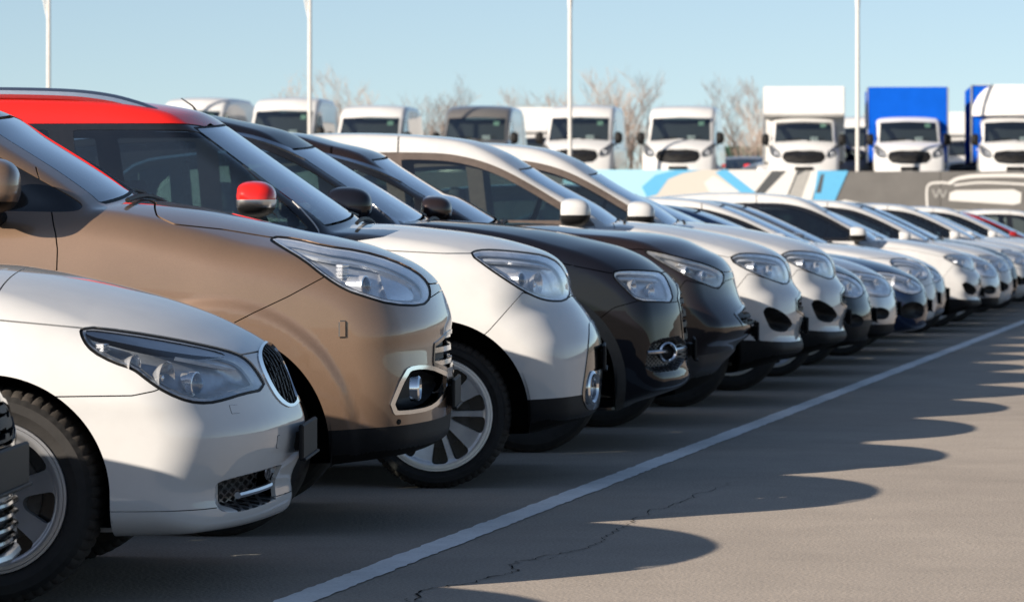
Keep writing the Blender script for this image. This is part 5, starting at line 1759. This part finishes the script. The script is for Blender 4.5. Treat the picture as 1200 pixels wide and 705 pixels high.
# box trucks --------------------------------------------------------
CAB = dict(VAN, L=2.6, wb=1.9, archR=.40, tail='hatch', roof=[(-1.60, 2.22), (-1.8, 2.27), (-2.0, 2.28), (-2.2, 2.28)], glass=[(-.84, 1.545), (-1.08, 1.82), (-1.30, 2.06), (-1.42, 2.14)],
    dlo=[(-1.0, 1.46), (-1.12, 1.62), (-1.48, 2.0), (-1.6, 2.06), (-2.0, 2.06), (-2.02, 1.5)], psi=math.degrees(FACE) - 4.5)
BOXW = paint("box_white_panel", (.60, .60, .595), rough=.5, coat=.3)
BOXB = paint("box_blue_tarpaulin", (.005, .08, .46), rough=.6, coat=0.)
M_ALU = plain("aluminium_edge", (.55, .56, .57), .35, .9)
TROW = "box trucks parked on the raised yard"
def truck(u, d, label, front, sidem, style, zt=3.14, tw=1.17):
    p = vplace(u, d)
    r, *_ = make_car(CAB, "box_truck", label, VANP, p, TROW, "truck", detail=False)
    r.location.z = YARD
    add_sticker(r)
    x0, x1 = -1.95, -6.2
    mm = MB(); mm.box(((x0 + x1) / 2, 0, (zt + .92) / 2), (x0 - x1, 2 * tw, zt - .92), bev=.03)
    mm.build('cargo_box', sidem, r)
    if style == 'luton':
        mm = MB()
        pr = [(-1.93, 2.24), (-1.50, 2.26), (-1.42, 2.34), (-1.46, zt - .04), (-1.52, zt), (-1.93, zt)]
        n_ = len(pr)
        mm.add([(x, -tw, z) for x, z in pr] + [(x, tw, z) for x, z in pr], [tuple(range(n_)), tuple(range(n_, 2 * n_))[::-1]] + [(i, i + n_, (i + 1) % n_ + n_, (i + 1) % n_) for i in range(n_)])
        mm.build('box_nose', front, r)
    elif style == 'deflector':
        mm = MB()
        prof = [(-1.55, 2.30), (-1.62, 2.6), (-1.78, 2.95), (-1.92, 3.21)]
        vs = []; fs = []
        for i, (x, z) in enumerate(prof):
            for j in range(13):
                y = (j / 6 - 1) * 1.15
                vs.append((x - .22 * abs(y) ** 3.2, y, z))
            vs.append((-1.945, 1.15, z)); vs.append((-1.945, -1.15, z))
        for i in range(3):
            o, q = i * 15, (i + 1) * 15
            for j in range(12): fs.append((o + j, o + j + 1, q + j + 1, q + j))
            fs += [(o + 12, o + 13, q + 13, q + 12), (o + 14, o, q, q + 14)]
        mm.add(vs, fs, True); mm.build('wind_deflector', front, r)
    else:
        mm = MB(); mm.box((x0 + .02, 0, (zt + .95) / 2), (.05, 2 * tw - .06, zt - .95)); mm.build('front_panel', front, r)
    for y in (-tw, tw):
        mm = MB(); mm.box((x0 + .015, y, (zt + .92) / 2), (.06, .05, zt - .93), bev=.01); mm.build('corner_post', M_ALU, r)
    mm = MB(); mm.box(((x0 + x1) / 2 - .2, 0, .72), (4.6, .85, .2)); mm.build('chassis', M_LINER, r)
    for sd in (1, -1):
        add_wheel(r, -5.0, .34, 1.03, sd, .34, 'five', 64)
    return r
T1 = truck(942, 105.5, "white box truck with a plain white box, left of the rightmost light pole", BOXW, BOXW, 'luton')
T2 = truck(1066, 105.5, "box truck with a blue box above its white cab", BOXB, BOXB, 'flat')
T3 = truck(1190, 105.5, "box truck with a white roof deflector and a blue box, at the right edge", BOXW, BOXB, 'deflector', 3.2)
copy_car(T1, vplace(630, 124), "white box truck far behind, between the grey van and the pole", 0, None, TROW)
copy_car(VW, vplace(1010, 116), "white van behind the gap between the white and blue box trucks", 0, (1.03, 1.04, 1.03), VROW)
copy_car(T1, vplace(1134, 121), "white truck behind the gap right of the blue box truck", 0, (1, 1, .92), TROW)
p = vplace(872, 108)
copy_car(R15, (p[0], p[1], YARD), "white hatchback parked up among the vans, left of the white box truck", math.radians(-150), None, "cars parked among the vans")
p = vplace(893, 114)
copy_car(R10, (p[0], p[1], YARD), "dark blue saloon up beside the white box truck", math.radians(-110), None, "cars parked among the vans")
p = vplace(860, 122)
copy_car(R9, (p[0], p[1], YARD), "silver saloon far back on the yard near the green container", math.radians(-100), None, "cars parked among the vans")

p = vplace(845, 160)
cont = thing("shipping_container", "green container far behind the white van", "container", p, TH, None)
M_GREEN = plain("container_green", (.02, .10, .06), .5)
mm = MB(); mm.box((0, 1.2, 1.3), (6.0, 2.35, 2.55)); mm.build('container_body', M_GREEN, cont)
mm = MB()
for i in range(20): mm.box((-2.85 + i * .3, -.0, 1.3), (.12, .08, 2.4))
o = mm.build('container_ribs', M_GREEN, cont); o["kind"] = "stuff"

# light poles ---------------------------------------------------------
M_POLE = plain("pole_paint", (.50, .49, .47), .5, .2)
def pole(u, lab, dx):
    p = at((u - 600) / 4300 * 104, 104, YARD)
    r = thing("light_pole", lab, "light pole", p, TH, "light poles along the wall")
    mm = MB(); mm.tube([(0, 0, 0), (0, 0, 4), (.0, 0, 8.6)], [.062, .055, .045], 14); mm.build('post', M_POLE, r)
    mm = MB(); mm.box((0, 0, .03), (.34, .34, .05), bev=.01)
    mm.tube([(0, 0, .05), (0, 0, .55)], [.13, .11], 14); mm.build('base', plain("base_orange", (.50, .25, .09), .6), r)
    for s_ in ((1,) if abs(dx) > .1 else (-1, 1)):
        mm = MB(); mm.tube(catmull([(0, 0, 4.85), (dx * s_, 0, 5.5), (dx * s_ * 2.2, 0, 6.6), (dx * s_ * 4, 0, 8.2), (dx * s_ * 6, 0, 9.2)], 4), .032, 8)
        a = mm.build('arm', M_POLE, r)
        mm = MB(); mm.box((dx * s_ * 7.5, 0, 9.25), (.7, .22, .10), bev=.03); mm.build('lamp_head', M_SATIN, r)
    return r
pole(57, "light pole rising behind the red roof's left end", -.13)
pole(363, "light pole in front of the tall white van", -.13)
pole(668, "light pole in front of a white van's windscreen", .04)
pole(1005, "light pole with an orange foot, right of the white box truck", .04)

# bare trees --------------------------------------------------------
M_BARK = plain("bare_bark", (.20, .155, .125), .9, nscale=3)
M_TWIG = plain("bare_twigs", (.36, .295, .255), .9, nscale=2)  # lightened towards the sky: distance haze put into the twig colour
def tree_mesh(seed, spread):
    rn = random.Random(seed)
    trunk = MB(); tw = MB()
    def grow(p, d, ln, r, lv):
        n_ = 4
        pts = [p]; dd = Vector(d)
        for i in range(n_):
            dd = (dd + Vector((rn.uniform(-1, 1), rn.uniform(-1, 1), rn.uniform(-.3, .7))) * .14).normalized()
            pts.append(pts[-1] + dd * ln / n_)
        rs = [r * (1 - .5 * i / n_) for i in range(n_ + 1)]
        (trunk if lv < 2 else tw).tube(pts, rs, 6 if lv < 2 else 3, caps=False)
        if lv >= 4: return
        k = (7, 5, 5, 4)[lv]
        for i in range(k):
            f = rn.uniform(.25 if lv else .22, 1)
            j = min(int(f * n_), n_ - 1)
            q = pts[j].lerp(pts[j + 1], f * n_ - j)
            ax = Vector((rn.uniform(-1, 1), rn.uniform(-1, 1), 0)).normalized()
            nd = (dd * (1 - spread) + ax * spread + Vector((0, 0, .30))).normalized()
            grow(q, nd, ln * rn.uniform(.45, .72), max(rs[j] * .55, .009), lv + 1)
    grow(Vector((0, 0, 0)), Vector((0, 0, 1)), 4.0, .13, 0)
    return trunk.mesh('trunk'), tw.mesh('crown')
TM = [tree_mesh(s_, sp_) for s_, sp_ in ((2, .45), (5, .55), (8, .40), (11, .5))]
for a, b_ in TM:
    a.materials.append(M_BARK); b_.materials.append(M_TWIG)
rn = random.Random(21)
spots = [(372, 150, .92), (398, 158, 1.05), (420, 150, .85), (497, 150, .86), (520, 160, .98), (545, 152, .8), (604, 150, .86), (628, 160, .95), (646, 152, .82), (690, 155, .85), (716, 150, 1.0), (738, 156, 1.08), (758, 150, .72),
         (868, 152, .95), (884, 158, 1.0), (900, 150, .8), (445, 165, .7), (580, 170, .72), (1012, 165, .75), (1128, 168, .7), (300, 172, .55), (200, 172, .5), (250, 175, .55)]
TREELAB = ['leafless tree just right of the second light pole, left of its clump', 'tallest leafless tree right of the second light pole', 'leafless tree at the right of the clump past the second pole', 'leafless tree left of the grey van, leftmost of its clump', 'tall leafless tree directly left behind the grey van', 'leafless tree whose top shows over the grey van', 'leafless tree over the small white truck behind the grey van', 'tall leafless tree between the grey van and the third light pole', 'leafless tree touching the left side of the third light pole', 'leafless tree just right of the third light pole', 'tall leafless tree between the third pole and the next white van', 'tallest leafless tree, beside the white van above the blue banner', 'short leafless tree behind the left edge of the white van', 'leafless tree right of the white van, left of its clump', 'tall leafless tree between the white van and white box truck', 'leafless tree touching the left side of the white box truck', 'small faint tree between the second pole clump and the grey van', 'small faint tree peeping above the right end of the grey van', 'small faint tree beside the rightmost light pole', 'small faint tree over the gap right of the blue box', 'small faint tree top between the two tall white vans', 'small faint tree top over the leftmost tall white van', 'small faint tree top over the gap between the leftmost vans']
for i, (u, d, h_) in enumerate(spots):
    p = at((u - 600) / 4300 * d, d, YARD)
    r = thing("bare_tree", "", "tree", p, rn.uniform(0, 6.28), "bare winter trees beyond the vans")
    r["label"] = TREELAB[i]
    a, b_ = TM[i % 4]
    obj('trunk', a, parent=r); obj('crown', b_, parent=r)
    s_ = h_ * .70
    r.scale = (s_ * rn.uniform(.95, 1.2), s_ * rn.uniform(.95, 1.2), s_)
